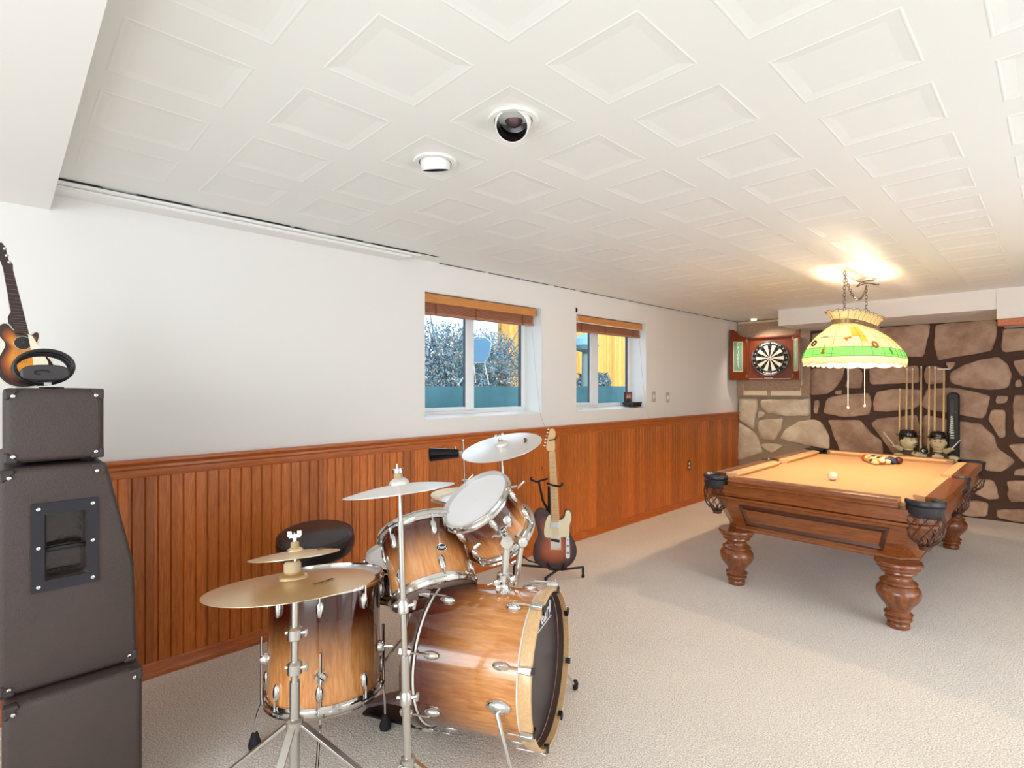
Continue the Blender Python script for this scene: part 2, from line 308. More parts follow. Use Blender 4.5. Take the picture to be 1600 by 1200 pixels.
# ---------------------------------------------------------------- stone wall
def wallY(x): return 7.22+.085*x
def onstone(px,py):
    r=ray(px,py); t=(7.22+.085*CXW)/(r.y-.085*r.x); return CO+r*t
WD=V((1,.085,0)).normalized(); WN=V((.085,-1,0)).normalized()      # along the wall, out of the wall
A7=lambda L:[(1130+x*.29375,430+y*.29375) for x,y in L]
A4=lambda L:[(1100+x*.3125,580+y*.3125) for x,y in L]
ST=[A7(s) for s in [
 [(85,655),(180,655),(185,700),(165,820),(85,770)],[(200,660),(465,655),(460,750),(330,750),(235,735),(200,700)],[(188,722),(225,732),(215,752),(187,762)],
 [(190,770),(320,760),(310,820),(270,880),(200,870),(188,830)],[(85,780),(150,820),(185,860),(215,940),(80,985)],
 [(400,778),(480,765),(520,780),(570,860),(565,925),(440,905),(300,870),(330,820)],[(200,900),(240,890),(320,905),(270,945),(235,935)],
 [(465,500),(650,475),(640,540),(590,610),(560,630),(465,640)],[(665,480),(710,480),(745,520),(738,608),(645,600),(668,530)],[(775,495),(1040,480),(1045,560),(1040,575),(780,582)],
 [(485,665),(515,665),(505,740),(485,735)],[(600,612),(632,610),(630,632),(598,635)],[(545,660),(620,635),(775,628),(790,680),(780,745),(640,755),(530,735)],
 [(810,620),(900,605),(1060,605),(1050,690),(1010,712),(870,728),(800,725),(795,690)],[(555,770),(730,770),(790,840),(850,880),(850,960),(620,940),(570,800)],
 [(780,790),(820,760),(950,750),(1030,740),(1045,800),(1040,900),(990,960),(900,950),(840,860)],
 [(720,290),(1100,258),(1095,320),(1065,435),(990,435),(700,440)],[(470,310),(700,300),(680,440),(520,460),(470,450)],
 [(1128,262),(1450,235),(1460,300),(1445,360),(1430,400),(1280,430),(1140,455),(1120,380)],[(1485,285),(1600,280),(1700,280),(1700,400),(1600,400),(1485,410),(1478,370)],
 [(1070,485),(1130,478),(1180,500),(1185,575),(1080,582),(1068,540)],[(1205,520),(1270,480),(1380,445),(1470,435),(1520,480),(1535,540),(1520,600),(1420,612),(1300,600),(1205,575)],
 [(1180,465),(1240,460),(1220,495),(1200,498)],[(1540,455),(1640,440),(1640,530),(1585,545),(1550,490)],[(1555,560),(1580,555),(1590,592),(1550,597)],
 [(1080,605),(1200,598),(1300,612),(1425,640),(1400,740),(1380,765),(1250,742),(1075,712),(1055,690)],[(1455,642),(1518,642),(1508,680),(1448,684)],
 [(1422,715),(1500,715),(1500,860),(1470,870),(1440,820),(1407,770)],[(1545,632),(1660,640),(1700,860),(1570,865),(1545,840),(1538,700)],
 [(1062,742),(1250,775),(1370,790),(1440,850),(1460,920),(1560,990),(1480,1050),(1400,1040),(1290,1000),(1060,990)],[(1510,900),(1600,890),(1700,900),(1700,1000),(1600,1000),(1545,945)],
 [(1550,1040),(1640,1012),(1700,1040),(1700,1070),(1545,1065)]]]+[A4(s) for s in [
 [(1345,535),(1450,545),(1470,600),(1478,638),(1420,640),(1345,612)],[(1507,545),(1600,545),(1700,540),(1700,650),(1530,655),(1515,620),(1520,580)],
 [(1345,642),(1420,655),(1415,728),(1200,712),(1290,655)],[(1463,690),(1600,690),(1700,690),(1700,775),(1463,732)],
 [(950,430),(1180,470),(1300,520),(1300,600),(1150,640),(950,560)],[(700,420),(920,440),(920,600),(700,560)]]]
def stones():
    m=MB(); rnd=random.Random(5); m.M=I4
    for poly in ST:
        P=[onstone(*q) for q in poly]; base=V((0,7.22,0)); uv=[((p-base).dot(WD),p.z) for p in P]
        # rounded, irregular outline
        pts=[]; k=len(uv)
        for i in range(k):
            a,b=V(uv[i-1]),V(uv[i]); c=V(uv[(i+1)%k])
            p0=b+(a-b)*min(.28,.03/max((a-b).length,1e-3)); p2=b+(c-b)*min(.28,.03/max((c-b).length,1e-3)); pts+=[p0,(p0+p2+b*2)/4,p2]
        out=[]
        for i in range(len(pts)):
            a,b=pts[i],pts[(i+1)%len(pts)]; L=(b-a).length; q=max(1,int(L/.03))
            for j in range(q): out.append(a.lerp(b,j/q))
        out=[p+V((noise.noise(V((p.x*14,p.y*14,1.3))),noise.noise(V((p.x*14,p.y*14,7.3)))))*.008 for p in out]
        c=sum(out,V((0,0)))/len(out); n=len(out); vs=[];fs=[]; hgt=.022+rnd.random()*.012
        for sc_,h in ((1,0),(.985,hgt*.7),(.94,hgt),(.62,hgt*1.12),(.3,hgt*1.1)):
            for p in out:
                q=c+(p-c)*sc_; hh=h+(noise.noise(V((q.x*7,q.y*7,3)))*.010 if sc_<.95 else 0)
                w=base+WD*q.x+WN*hh; vs.append((w.x,w.y,q.y))
        w=base+WD*c.x+WN*(hgt*1.1); vs.append((w.x,w.y,c.y))
        for j in range(4):
            for i in range(n): fs.append((j*n+i,j*n+(i+1)%n,(j+1)*n+(i+1)%n,(j+1)*n+i))
        for i in range(n): fs.append((4*n+i,4*n+(i+1)%n,5*n))
        m.mi=0 if uv[0][0]>.86 or uv[0][1]>1.25 else 2; m.add(vs,fs)  # lower-left stones get the paler colour: pool of light painted in
    m.mi=1; a=V((.88,7.22+.0748,0)); b=V((5.3,7.22+.4505,0)); m.quad((a.x,a.y,0),(b.x,b.y,0),(b.x,b.y,2.3),(a.x,a.y,2.3))
    m.mi=3; a=V((0,7.22,0)); b=V((.88,7.2948,0)); m.quad((a.x,a.y,0),(b.x,b.y,0),(b.x,b.y,2.3),(a.x,a.y,2.3))  # lighter mortar continues the painted pool of light
    m.mi=1; m.box((-.3,7.75,0),(5.3,7.85,2.4))
    return m
def stonemat(name,c1,c2):
    m=bpy.data.materials.new(name); m.use_nodes=True; N=m.node_tree.nodes; L=m.node_tree.links; b=N['Principled BSDF']; b.inputs['Roughness'].default_value=.9; b.inputs['Specular IOR Level'].default_value=.2
    tc=N.new('ShaderNodeTexCoord'); n=N.new('ShaderNodeTexNoise'); n.inputs['Scale'].default_value=4; n.inputs['Detail'].default_value=9; n.inputs['Roughness'].default_value=.65; L.new(tc.outputs['Object'],n.inputs['Vector'])
    cr=N.new('ShaderNodeValToRGB'); cr.color_ramp.elements[0].position=.36; cr.color_ramp.elements[1].position=.64; cr.color_ramp.elements[0].color=srgb(c2); cr.color_ramp.elements[1].color=srgb(c1); L.new(n.outputs[0],cr.inputs[0]); L.new(cr.outputs[0],b.inputs['Base Color'])
    n2=N.new('ShaderNodeTexNoise'); n2.inputs['Scale'].default_value=22; n2.inputs['Detail'].default_value=8; L.new(tc.outputs['Object'],n2.inputs['Vector'])
    bp=N.new('ShaderNodeBump'); bp.inputs['Strength'].default_value=.7; bp.inputs['Distance'].default_value=.012; L.new(n2.outputs[0],bp.inputs['Height']); L.new(bp.outputs[0],b.inputs['Normal']); return m
M_st=stonemat('field_stone','CBAC94','9F7E69'); M_st2=stonemat('field_stone_lit','EADBC2','C9B295')  # second, paler stone has the lamplight put into its colour
M_mort=mat('dark_mortar','553E33',.95,bump=.5,bscale=60,bdist=.004); M_mort2=mat('lit_mortar','A8957E',.95,bump=.5,bscale=60,bdist=.004)  # second, lighter mortar has the lamplight put into its colour
struct(stones().build('wall_far_stone',[M_st,M_mort,M_st2,M_mort2],smooth=50))
# soffit over the stone wall
m=MB(); m.box((.806,6.41,2.088),(2.655,7.75,CZ+.02)); m.box((2.655,6.40,1.996),(X1,7.75,CZ+.02)); struct(m.build('trim_5',M_wall,smooth=0))
m=MB(); m.box((2.66,6.385,1.935),(X1,6.47,1.996)); struct(m.build('trim_6',M_stainh,smooth=0,bevel=.004))
# carpeted panel behind the dart board; pale strips paint the light below the cabinet
M_pan=mat('tan_carpet_board','B79B83',.95,spec=.1,noise_amt=.25,nscale=70,bump=.8,bscale=160,bdist=.004)
def wp(u,z,h): w=V((0,7.22,0))+WD*u+WN*h; return (w.x,w.y,z)
def wbox(m,u0,u1,z0,z1,h0,h1):
    vs=[wp(u,z,h) for h in (h0,h1) for u,z in ((u0,z0),(u1,z0),(u1,z1),(u0,z1))]
    m.add(vs,[(0,1,2,3),(7,6,5,4),(0,4,5,1),(1,5,6,2),(2,6,7,3),(3,7,4,0)])
PANEL_H=.045
pn=thing('dart_backboard','tan carpeted board fixed to the stone wall behind the dart cabinet','wall panel',wp(.44,1.255,0))
m=MB(); wbox(m,.006,.885,1.257,2.262,.0,PANEL_H); m.build('panel',M_pan,pn,smooth=0,bevel=.003)
M_cream=mat('painted_light_cream','E3D2B0',.8,bump=.3,bscale=120)
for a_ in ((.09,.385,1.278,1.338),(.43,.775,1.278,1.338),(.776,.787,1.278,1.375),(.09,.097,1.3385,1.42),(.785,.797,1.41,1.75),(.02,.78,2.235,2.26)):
    m=MB(); wbox(m,*a_,PANEL_H,PANEL_H+.006); m.build('painted_light_strip',M_cream,pn,smooth=0)  # cream colour stands for light falling past the cabinet's shadow
# ================================================================ WINDOWS
def window(idx,y0,y1,mul0,mul1,xr):
    w=bpy.data.objects.new('window_%d'%idx,None); COL.objects.link(w); w.location=(-.2,(y0+y1)/2,WZ0); w['kind']='structure'; WM[w.name]=Matrix.Translation(w.location)
    zb,zt=WZ0+.005,WZ1
    m=MB(); m.box((-.235,y0,zb),(-.205,y1,1.222)); m.box((-.235,y0,2.02),(-.2,y1,zt)); m.box((-.235,y0,zb),(-.2,y0+.05,zt)); m.box((-.235,y1-.052,zb),(-.2,y1,zt))
    m.box((-.215,y0,zb),(-.19,y1,1.205)); m.build('window_frame',M_vinyl,w,smooth=0,bevel=.003)
    m=MB(); m.box((-.225,mul0,1.21),(-.192,mul1,2.03)); m.box((-.228,mul0,1.21),(-.20,y0+.05,1.235)); m.build('sash',M_vinyl,w,smooth=0,bevel=.004)
    m=MB(); m.box((-.222,mul1,1.222),(-.214,mul1+.010,2.02)); m.box((-.222,y1-.066,1.222),(-.199,y1-.052,2.02)); m.box((-.222,mul0-.012,1.222),(-.21,mul0,2.02)); m.build('gasket',mat('gasket_grey','4A5258',.5),w,smooth=0)
    m=MB(); m.box((-.219,y0+.04,1.215),(-.216,y1-.05,2.03)); m.build('pane',M_glass,w,smooth=0)
    m=MB(); m.prism([(-.236,WZ0),(.004,WZ0-.0),(.004,WZ0+.008),(-.2,WZ0+.02),(-.236,WZ0+.02)],y0+.001,y1-.001,'XZ'); m.build('window_sill',M_trimw,w,smooth=0)
    m=MB(); m.box((-.2,y1-.006,WZ0+.006),(-.001,y1-.001,WZ1)); m.box((-.2,y0+.001,WZ0+.006),(-.001,y0+.006,WZ1)); m.box((-.2,y0+.006,WZ1-.006),(-.001,y1-.006,WZ1-.001)); m.build('jamb',M_trimw,w,smooth=0)
    return w
window(1,2.099,3.295,2.629,2.708,3.226); window(2,3.747,4.923,4.214,4.335,4.828)
def blind(y0,y1,label,tilted=False):
    t=thing('window_blind',label,'blind',(-.05,(y0+y1)/2,1.9),group='raised wooden blinds in the basement windows')
    ya,yb=y0+.012,y1-.05
    m=MB(); m.box((-.030,ya,1.992),(-.020,yb,2.048)); m.box((-.075,yb-.008,1.992),(-.02,yb,2.048)); m.box((-.03,ya,1.985),(-.018,yb,1.993)); m.build('valance',M_valance,t,smooth=0,bevel=.002)
    m=MB(); m.box((-.075,ya,2.0),(-.035,yb-.01,2.046)); m.build('head_rail',M_slat,t,smooth=0)
    m=MB(); z=1.925
    while z<1.992: m.box((-.082,ya,z),(-.032,yb-.02,z+.0035)); z+=.0062
    m.box((-.084,ya,1.905),(-.030,yb-.02,1.921)); m.build('slat_stack',M_slat,t,smooth=0)
    for k in (.09,.42,.86): m=MB(); y=ya+(yb-ya)*k; m.box((-.031,y,1.905),(-.029,y+.012,1.99)); m.build('ladder_tape',mat('tape_brown','7A4226',.8),t,smooth=0)
    m=MB(); m.tube([(-.025,yb-.045,1.905),(-.01,yb-.03,1.6),(.006,yb+.0,1.3),(.02,yb+.01,1.15),(.05,yb+.03,1.06)],.0016,6); m.build('pull_cord',mat('cord_grey','C8C4BC',.7),t)
    return t
blind(2.099,3.295,'wooden blind pulled up in the left, nearer basement window')
b2=blind(3.747,4.923,'wooden blind pulled up in the right, farther window with white cord across it')
m=MB(); m.tube([(-.014,3.76,1.985),(-.014,4.3,1.985),(-.014,4.86,1.985)],.005,6); m.tube([(.004,3.75,2.068),(-.01,3.79,2.0),(-.014,3.82,1.985)],.0025,6); m.build('wand',M_cord,b2)
hk=MB(); hk.tube([(.002,3.748,2.10),(.012,3.748,2.098),(.014,3.748,2.078),(.004,3.748,2.072)],.004,6); hk.box((0,3.742,2.07),(.004,3.754,2.11)); tag(recenter(hk.build('wall_hook',M_black),(0,3.748,2.07)),'small black hook on the wall above the farther window corner','hook')
# small things on the far sill
def onsill(y,x): return WZ0+.0185-(x+.2)*.0588
t=thing('photo_frame','small photo in a dark frame standing on the farther window sill','photo frame',(-.12,4.77,WZ0+.045))
m=MB(); m.box((-.13,4.70,1.232),(-.118,4.83,1.335)); m.build('frame',M_black,t,smooth=0,bevel=.002)
m=MB(); m.mi=0; m.box((-.1175,4.709,1.240),(-.1165,4.821,1.328)); m.mi=1; m.sphere((-.1165,4.745,1.285),.017,12,8,(.05,1,1.2)); m.sphere((-.1165,4.785,1.288),.017,12,8,(.05,1,1.2)); m.mi=2; m.sphere((-.1166,4.765,1.255),.034,12,8,(.03,1.2,.5)); m.build('picture',[mat('photo_dark','8E5548',.4),mat('photo_face','D9A286',.4),mat('photo_shade','3A2224',.4)],t)
t=thing('black_box','flat black box lying on the farther window sill in front of the photo','box',(-.07,4.78,WZ0))
m=MB(); m.box((-.145,4.70,WZ0+.018),(-.02,4.86,1.228)); m.build('body',M_black,t,smooth=0,bevel=.004)
m=MB(); m.box((-.15,4.695,1.214),(-.016,4.865,1.231)); m.build('lid',mat('box_lid','2B2628',.3),t,smooth=0,bevel=.003)
m=MB(); m.tube([(-.05+.01*math.cos(a*.9),3.80+.03*a,1.180+.003*math.sin(a*2)) for a in range(5)],.004,6); tag(recenter(m.build('cord_end',M_cord),(-.05,3.85,1.176)),'short white cord lying at the left end of the farther sill','cord')
# switch plates, outlet, knob
def plate(y,z,label,cat,name,mt,inner):
    t=thing(name,label,cat,(0,y,z)); x=.0165 if z<1 else 0
    m=MB(); m.box((x,y-.035,z-.057),(x+.006,y+.035,z+.057)); m.build('cover_plate',mt,t,smooth=0,bevel=.003)
    m=MB()
    if inner=='switch': m.box((x+.006,y-.012,z-.022),(x+.008,y+.012,z+.022)); m.box((x+.006,y-.005,z-.004),(x+.018,y+.005,z+.010)); m.build('toggle',M_white,t,smooth=0)
    else:
        for dz in (-.022,.022): m.lathe([(.001,0),(.016,0),(.016,.003),(.001,.003)],16) if 0 else m.box((x+.006,y-.015,z+dz-.014),(x+.009,y+.015,z+dz+.014))
        m.build('socket',M_white,t,smooth=0,bevel=.003)
plate(5.064,1.283,'grey switch plate on the white wall, the one nearer the window','light switch','light_switch',mat('plate_grey','BDB6AC',.4),'switch')
plate(5.359,1.271,'grey switch plate on the white wall, the one nearer the stone wall','light switch','light_switch',MATS['plate_grey'],'switch')
plate(5.813,.465,'brown plated power outlet low in the wood wainscot','power outlet','power_outlet',mat('plate_bronze','6B4322',.35,.6),'outlet')
m=MB(); m.M=frame((.016,3.279,.712),(1,0,0)); m.lathe([(.002,0),(.006,.001),(.005,.012),(.012,.018),(.012,.026),(.004,.03)],14); o=m.build('coat_peg',mat('knob_red','C4602C',.3)); tag(recenter(o,(.016,3.279,.712)),'small orange knob on the wainscot left of the electric guitar neck','knob')
# ================================================================ OUTSIDE
M_soil=mat('outdoor_soil','7C7565',.95,noise_amt=.3,nscale=6)
m=MB(); m.box((-14,-6,1.25),(-1.15,24,1.372)); struct(m.build('outdoor_ground',M_soil,smooth=0))
m=MB(); m.box((-1.2,-6,.70),(-.24,24,.8)); struct(m.build('window_well_floor',M_soil,smooth=0))
m=MB(); m.box((-1.20,-6,.7),(-1.1,24,1.396)); o=m.build('retaining_wall',M_greenb,smooth=0); tag(recenter(o,(-1.15,3,.7)),'blue-green retaining wall of the window well outside both windows','wall')
def fence():
    t=thing('wooden_fence','tall yellow board fence seen through the farther window','fence',(-5,10,1.37)); rnd=random.Random(2); m=MB(); y=7.45
    while y<16: w=.105; h=2.92+rnd.uniform(-.02,.02); x=-5+rnd.uniform(-.006,.006); m.box((x,y,1.374),(x+.02,y+w,h)); y+=w+.006
    m.build('boards',wood('fence_boards','E2B564','C58E3E','Z',6,.8,0,10,board=('Y',.111)),t,smooth=0)
    m=MB(); m.box((-5.06,7.45,1.6),(-5.02,16,1.69)); m.box((-5.06,7.45,2.6),(-5.02,16,2.69)); m.build('rail',MATS['fence_boards'],t,smooth=0)
    for y in (7.5,10.3,13.1): m=MB(); m.box((-5.15,y,1.372),(-5.06,y+.09,2.9)); m.build('post',MATS['fence_boards'],t,smooth=0)
fence()
M_leaf=mat('leaf_green','64879A',.7,noise_amt=.4,nscale=2); M_leaf2=mat('leaf_dry','B79C86',.8,noise_amt=.3,nscale=3); M_twig=mat('twig_brown','66707A',.9)
def bush(c,rad,n,label,seed,top=0):
    t=thing('shrub',label,'shrub',(c[0],c[1],1.372)); rnd=random.Random(seed); m=MB()
    for i in range(n):
        d=V((rnd.gauss(0,1),rnd.gauss(0,1),rnd.gauss(0,1))).normalized(); k=rnd.random()**.45
        p=V(c)+V((d.x*rad[0],d.y*rad[1],d.z*rad[2]))*k*(1+.18*noise.noise(d*2.5))
        if p.z<1.39: p.z=1.39+rnd.random()*.1
        a=V((rnd.gauss(0,1),rnd.gauss(0,1),rnd.gauss(0,1))).normalized(); b=a.orthogonal().normalized(); s=rnd.uniform(.014,.032)
        m.mi=1 if rnd.random()<.16 else 0; m.quad(p+a*s,p+b*s*.45,p-a*s,p-b*s*.45)
    o=m.build('foliage',[M_leaf,M_leaf2],t,smooth=0); o['kind']='stuff'
    m=MB()
    for i in range(14):
        a=rnd.random()*6.28; q=V((math.cos(a)*rad[0],math.sin(a)*rad[1],rad[2]*rnd.uniform(.5,1.15+top)))*.9
        q.z=max(q.z,.2); b=V((c[0],c[1],1.375)); e=V(c)+q; m.tube([b,b.lerp(e,.5)+V((0,0,.1)),e],[.02,.012,.004],5)
    m.build('branches',M_twig,t)
def outp(px,py,X): p=PX(px,py,X); return p
p=outp(690,560,-3.6); bush((p.x,p.y,1.72),(.7,.78,.66),9000,'dense blue-green shrub outside, in the left pane of the nearer window',1,.3)
p=outp(766,565,-4.2); bush((p.x,p.y,1.80),(.6,.70,.62),8000,'shrub with dry leaves outside, in the right pane of the nearer window',2,.2)
p=outp(728,525,-5.6); bush((p.x,p.y,2.0),(.5,.55,.55),4500,'tall shrub outside behind the lawn chair',3,.3)
p=outp(913,600,-3.4); bush((p.x,p.y,1.45),(.16,.22,.16),1400,'small round shrub outside beside the dark post',4)
p=outp(941,598,-3.4); bush((p.x,p.y,1.47),(.18,.2,.2),1600,'round shrub outside in front of the yellow fence',5)
# lawn chair outside
c=PX(751,545,-2.6); t=thing('lawn_chair','blue lawn chair with white tube frame outside the nearer window','chair',(c.x,c.y,1.372))
def LC(px,py,dx=0): q=PX(px,py,-2.6); return (q.x+dx,q.y,q.z)
m=MB(); pl=[LC(733,530),(LC(760,529)),LC(767,536),LC(764,556),LC(757,566),LC(736,566),LC(731,552)]
m.prism([(q[1],q[2]) for q in pl],-2.615,-2.59,'YZ'); m.build('backrest',mat('sling_blue','4F7C9E',.7),t,bevel=.01)
m=MB(); m.tube([LC(731,552),LC(732,530),LC(745,526),LC(760,528),LC(768,536),LC(764,556)],.006,8); m.tube([LC(757,566),LC(760,582),LC(764,601)],.006,8); m.tube([LC(733,566),LC(727,584),LC(716,602)],.006,8); m.tube([LC(744,568,-.05),LC(747,598,-.05),LC(740,598,-.05)],.005,8); m.tube([LC(731,552),LC(733,566),LC(757,566),LC(764,556)],.006,8); m.build('frame',mat('tube_pale','C8D6DE',.4),t)
p=PX(914,560,-3.0); t=thing('yard_post','dark post with a domed top outside in the left pane of the farther window','post',(p.x,p.y,1.372))
m=MB(); m.M=Matrix.Translation((p.x,p.y,0)); m.lathe([(.07,1.372),(.065,1.6),(.055,2.05),(.06,2.2)],14); m.build('pole',mat('post_dark','6A8088',.8),t)
m=MB(); m.M=Matrix.Translation((p.x,p.y,0)); m.lathe([(.06,2.02),(.2,2.06),(.26,2.14),(.22,2.26),(.10,2.34),(.01,2.36)],20); m.build('dome_top',mat('dome_blue','6C97A8',.6),t)
m=MB(); m.box((p.x-.02,p.y-.02,1.74),(p.x+.02,p.y+.30,1.77)); m.build('crossbar',MATS['post_dark'],t,smooth=0)
# ================================================================ CEILING FIXTURES
def can(px,py,label,tilt,face,R=.082):
    q=PZ(px,py,CZ); t=thing('recessed_light',label,'ceiling light',(q.x,q.y,CZ))
    T=Matrix.Translation((q.x,q.y,CZ+.0026)); m=MB(); m.M=T; m.lathe([(R*.76,-.004),(R*.78,-.009),(R,-.0105),(R*1.02,-.006),(R,0),(R*.76,0)],36,cap=False); m.build('trim_ring',M_trimw,t)
    return t,q,T
def recess_hole(q,R): pass
M_dk=mat('lamp_well_dark','1D1214',.25,coat=.3)
t,q,T=can(802,187,'round ceiling spotlight with a wide dark opening, right of the pair','s',0)
ax=camdir(-.10,-.62,-.72); m=MB(); m.M=frame((q.x,q.y,CZ-.002),ax,(1,0,0)); m.lathe([(.050,.045),(.0525,.045),(.058,.02),(.061,-.03),(.052,-.045)],36,cap=False); m.build('eyeball',M_trimw,t)
m=MB(); m.M=frame((q.x,q.y,CZ-.002),ax,(1,0,0)); m.lathe([(.0498,.0448),(.049,0),(.049,-.02),(.03,-.03),(.001,-.03)],36,cap=False); m.build('baffle',M_dk,t)
m=MB(); m.M=frame((q.x,q.y,CZ-.002),ax,(1,0,0)); m.sphere((0,0,-.012),.030,20,10,(1,1,.6)); m.build('bulb',mat('bulb_off','5A4448',.15,coat=1),t)
m=MB(); m.M=Matrix.Translation((q.x,q.y,CZ-.001)); m.lathe([(.0605,0),(.066,0)],36,cap=False); m.build('gap_ring',mat('gap_grey','6E6762',.9),t)
t,q,T=can(680,253,'round ceiling spotlight turned away with a thin dark slit, left of the pair','s',0)
ax=camdir(.04,.28,-.95); m=MB(); m.M=frame((q.x,q.y,CZ+.010),ax,(1,0,0)); m.lathe([(.050,.040),(.0525,.040),(.058,.02),(.061,-.03),(.052,-.045)],36,cap=False); m.build('eyeball',M_trimw,t)
m=MB(); m.M=frame((q.x,q.y,CZ+.010),ax,(1,0,0)); m.lathe([(.0495,.039),(.049,0),(.001,-.02)],36,cap=False); m.build('baffle',M_dk,t)
m=MB(); m.M=Matrix.Translation((q.x,q.y,CZ-.001)); m.lathe([(.0605,0),(.066,0)],36,cap=False); m.build('gap_ring',MATS['gap_grey'],t)
q=V((.33,6.92,CZ)); t=thing('downlight','small lit white downlight on the ceiling near the dart board','ceiling light',tuple(q))
l=bpy.data.lights.new('downlight_beam','SPOT'); l.energy=26; l.color=(1,.90,.76); l.spot_size=math.radians(125); l.spot_blend=.7; l.shadow_soft_size=.03
lo=bpy.data.objects.new('downlight_beam',l); COL.objects.link(lo); lo.location=(q.x,q.y,CZ-.045); lo.rotation_euler=V((.30,.22,-1)).to_track_quat('-Z','Y').to_euler()
m=MB(); m.M=Matrix.Translation(q); m.lathe([(.06,0),(.06,-.008),(.04,-.012)],28); m.build('base',M_trimw,t)
m=MB(); m.M=Matrix.Translation(q); m.lathe([(.036,-.01),(.034,-.030),(.02,-.036),(.001,-.037)],28,cap=False); m.build('lens',mat('lit_lens','FFF6E0',.3,emit='FFF1D8',es=1.4),t)
# ================================================================ AMPLIFIERS
def amp_body(prof,x0,x1,name,label,mt,bev,cutbox=None,loc=None):
    t=thing(name,label,'amplifier',loc); m=MB(); m.prism(prof,x0,x1,'YZ'); b=m.build('body',mt,t,smooth=0)
    if cutbox:
        c=MB(); c.box(*cutbox); c.v=[v-V(loc) for v in c.v]; cut(b,c)
    bm=b.modifiers.new('bevel','BEVEL'); bm.width=bev; bm.segments=4; bm.limit_method='ANGLE'; bm.angle_limit=math.radians(50); bm.harden_normals=False
    b.data.polygons.foreach_set('use_smooth',[True]*len(b.data.polygons)); return t
def corner(t,y,z,x,sy,sz,mt,screw=True,s=.034):
    m=MB(); m.M=Matrix.Translation((x,y,z)); m.box((-.030,0,0),(.0035,-s*sy,-s*.35*sz)); m.box((-.030,0,0),(.0035,-s*.35*sy,-s*sz)); m.prism([(.002*sy,.002*sz),(-s*sy,.002*sz),(-s*.8*sy,-s*.5*sz),(-s*.5*sy,-s*.8*sz),(.002*sy,-s*sz)],-.03,.003,'YZ')
    o=m.build('corner_cap',M_tolex2,t,smooth=0,bevel=.005,bseg=3)
    if screw:
        k=MB(); k.M=frame((x+.003,y-s*.62*sy,z-s*.62*sz),(1,0,0)); k.lathe([(.0055,0),(.005,.003),(.001,.0042)],12,cap=False); k.build('screw',M_chrome,o)
# bottom cabinet
t=amp_body([(.0,.03),(.327,.03),(.327,.498),(.0,.498)],.26,1.0,'speaker_cabinet','grey-black speaker cabinet on the floor, bottom of the amplifier stack',M_tolex,.020,None,(.63,.16,0))
for a,b in ((.325,1),(.002,-1)): corner(t,a,.496,1.0,b,1,M_tolex2)
for x in (.32,.94):
    for y in (.05,.28): m=MB(); m.M=Matrix.Translation((x,y,0)); m.lathe([(.022,0),(.026,.03)],14); m.build('foot',M_rubber,t)
# middle slanted cabinet with recessed handle
t=amp_body([(-.010,.503),(.320,.503),(.312,.822),(.240,1.160),(-.010,1.160)],.19,.95,'speaker_cabinet','grey-black slant-front speaker cabinet with recessed side handle, middle of the stack',M_tolex,.018,((.885,.092,.822),(.97,.190,1.018)),(.57,.16,.503))
for y,z,a,b in ((.236,1.156,1,1),(-.006,1.156,-1,1),(.3185,.506,1,-1),(-.006,.506,-1,-1)): corner(t,y,z,.95,a,b,M_tolex2)
hd=MB(); y0,y1,z0,z1=.062,.218,.790,1.052
hd.box((.950,y0,z0),(.956,.092,z1)); hd.box((.950,.190,z0),(.956,y1,z1)); hd.box((.950,.092,1.018),(.956,.190,z1)); hd.box((.950,.092,z0),(.956,.190,.822))
M_plate=mat('handle_plate','1C1B25',.3); H=hd.build('handle_plate',M_plate,t,smooth=0)
m=MB(); ring=[(.097,.827),(.185,.827),(.185,1.013),(.097,1.013)]; o2=[(.093,.823),(.189,.823),(.189,1.017),(.093,1.017)]
m.box((.887,.094,.824),(.889,.188,1.016)); m.build('recess_dish',mat('dish_dark','2A1E1B',.18,coat=.6,bump=.5,bscale=18,bdist=.01),H,smooth=0)
m=MB(); m.tube([(.925,.092,.905),(.93,.12,.908),(.93,.165,.908),(.925,.190,.905)],.0075,8); m.build('handle_bar',M_black,H)
for y in (.078,.204):
    for z in (.806,.921,1.036): m=MB(); m.M=frame((.956,y,z),(1,0,0)); m.lathe([(.0058,0),(.005,.003),(.001,.004)],12,cap=False); m.build('screw',M_chrome,H)
# head on top
t=amp_body([(.002,1.172),(.236,1.172),(.236,1.392),(.002,1.392)],.22,.93,'amplifier_head','small black amplifier head on top of the speaker stack',M_tolex,.020,None,(.57,.12,1.160))
for y,z,a,b in ((.233,1.389,1,1),(.005,1.389,-1,1),(.233,1.175,1,-1),(.005,1.175,-1,-1)): corner(t,y,z,.93,a,b,M_tolex2,s=.030)
for x in (.30,.86):
    for y in (.04,.20): m=MB(); m.M=Matrix.Translation((x,y,1.1605)); m.lathe([(.018,0),(.02,.012)],12); m.build('foot',M_rubber,t)
m=MB(); m.box((.40,.10,1.392),(.75,.15,1.396)); m.build('top_handle',M_rubber,t,smooth=0,bevel=.002)
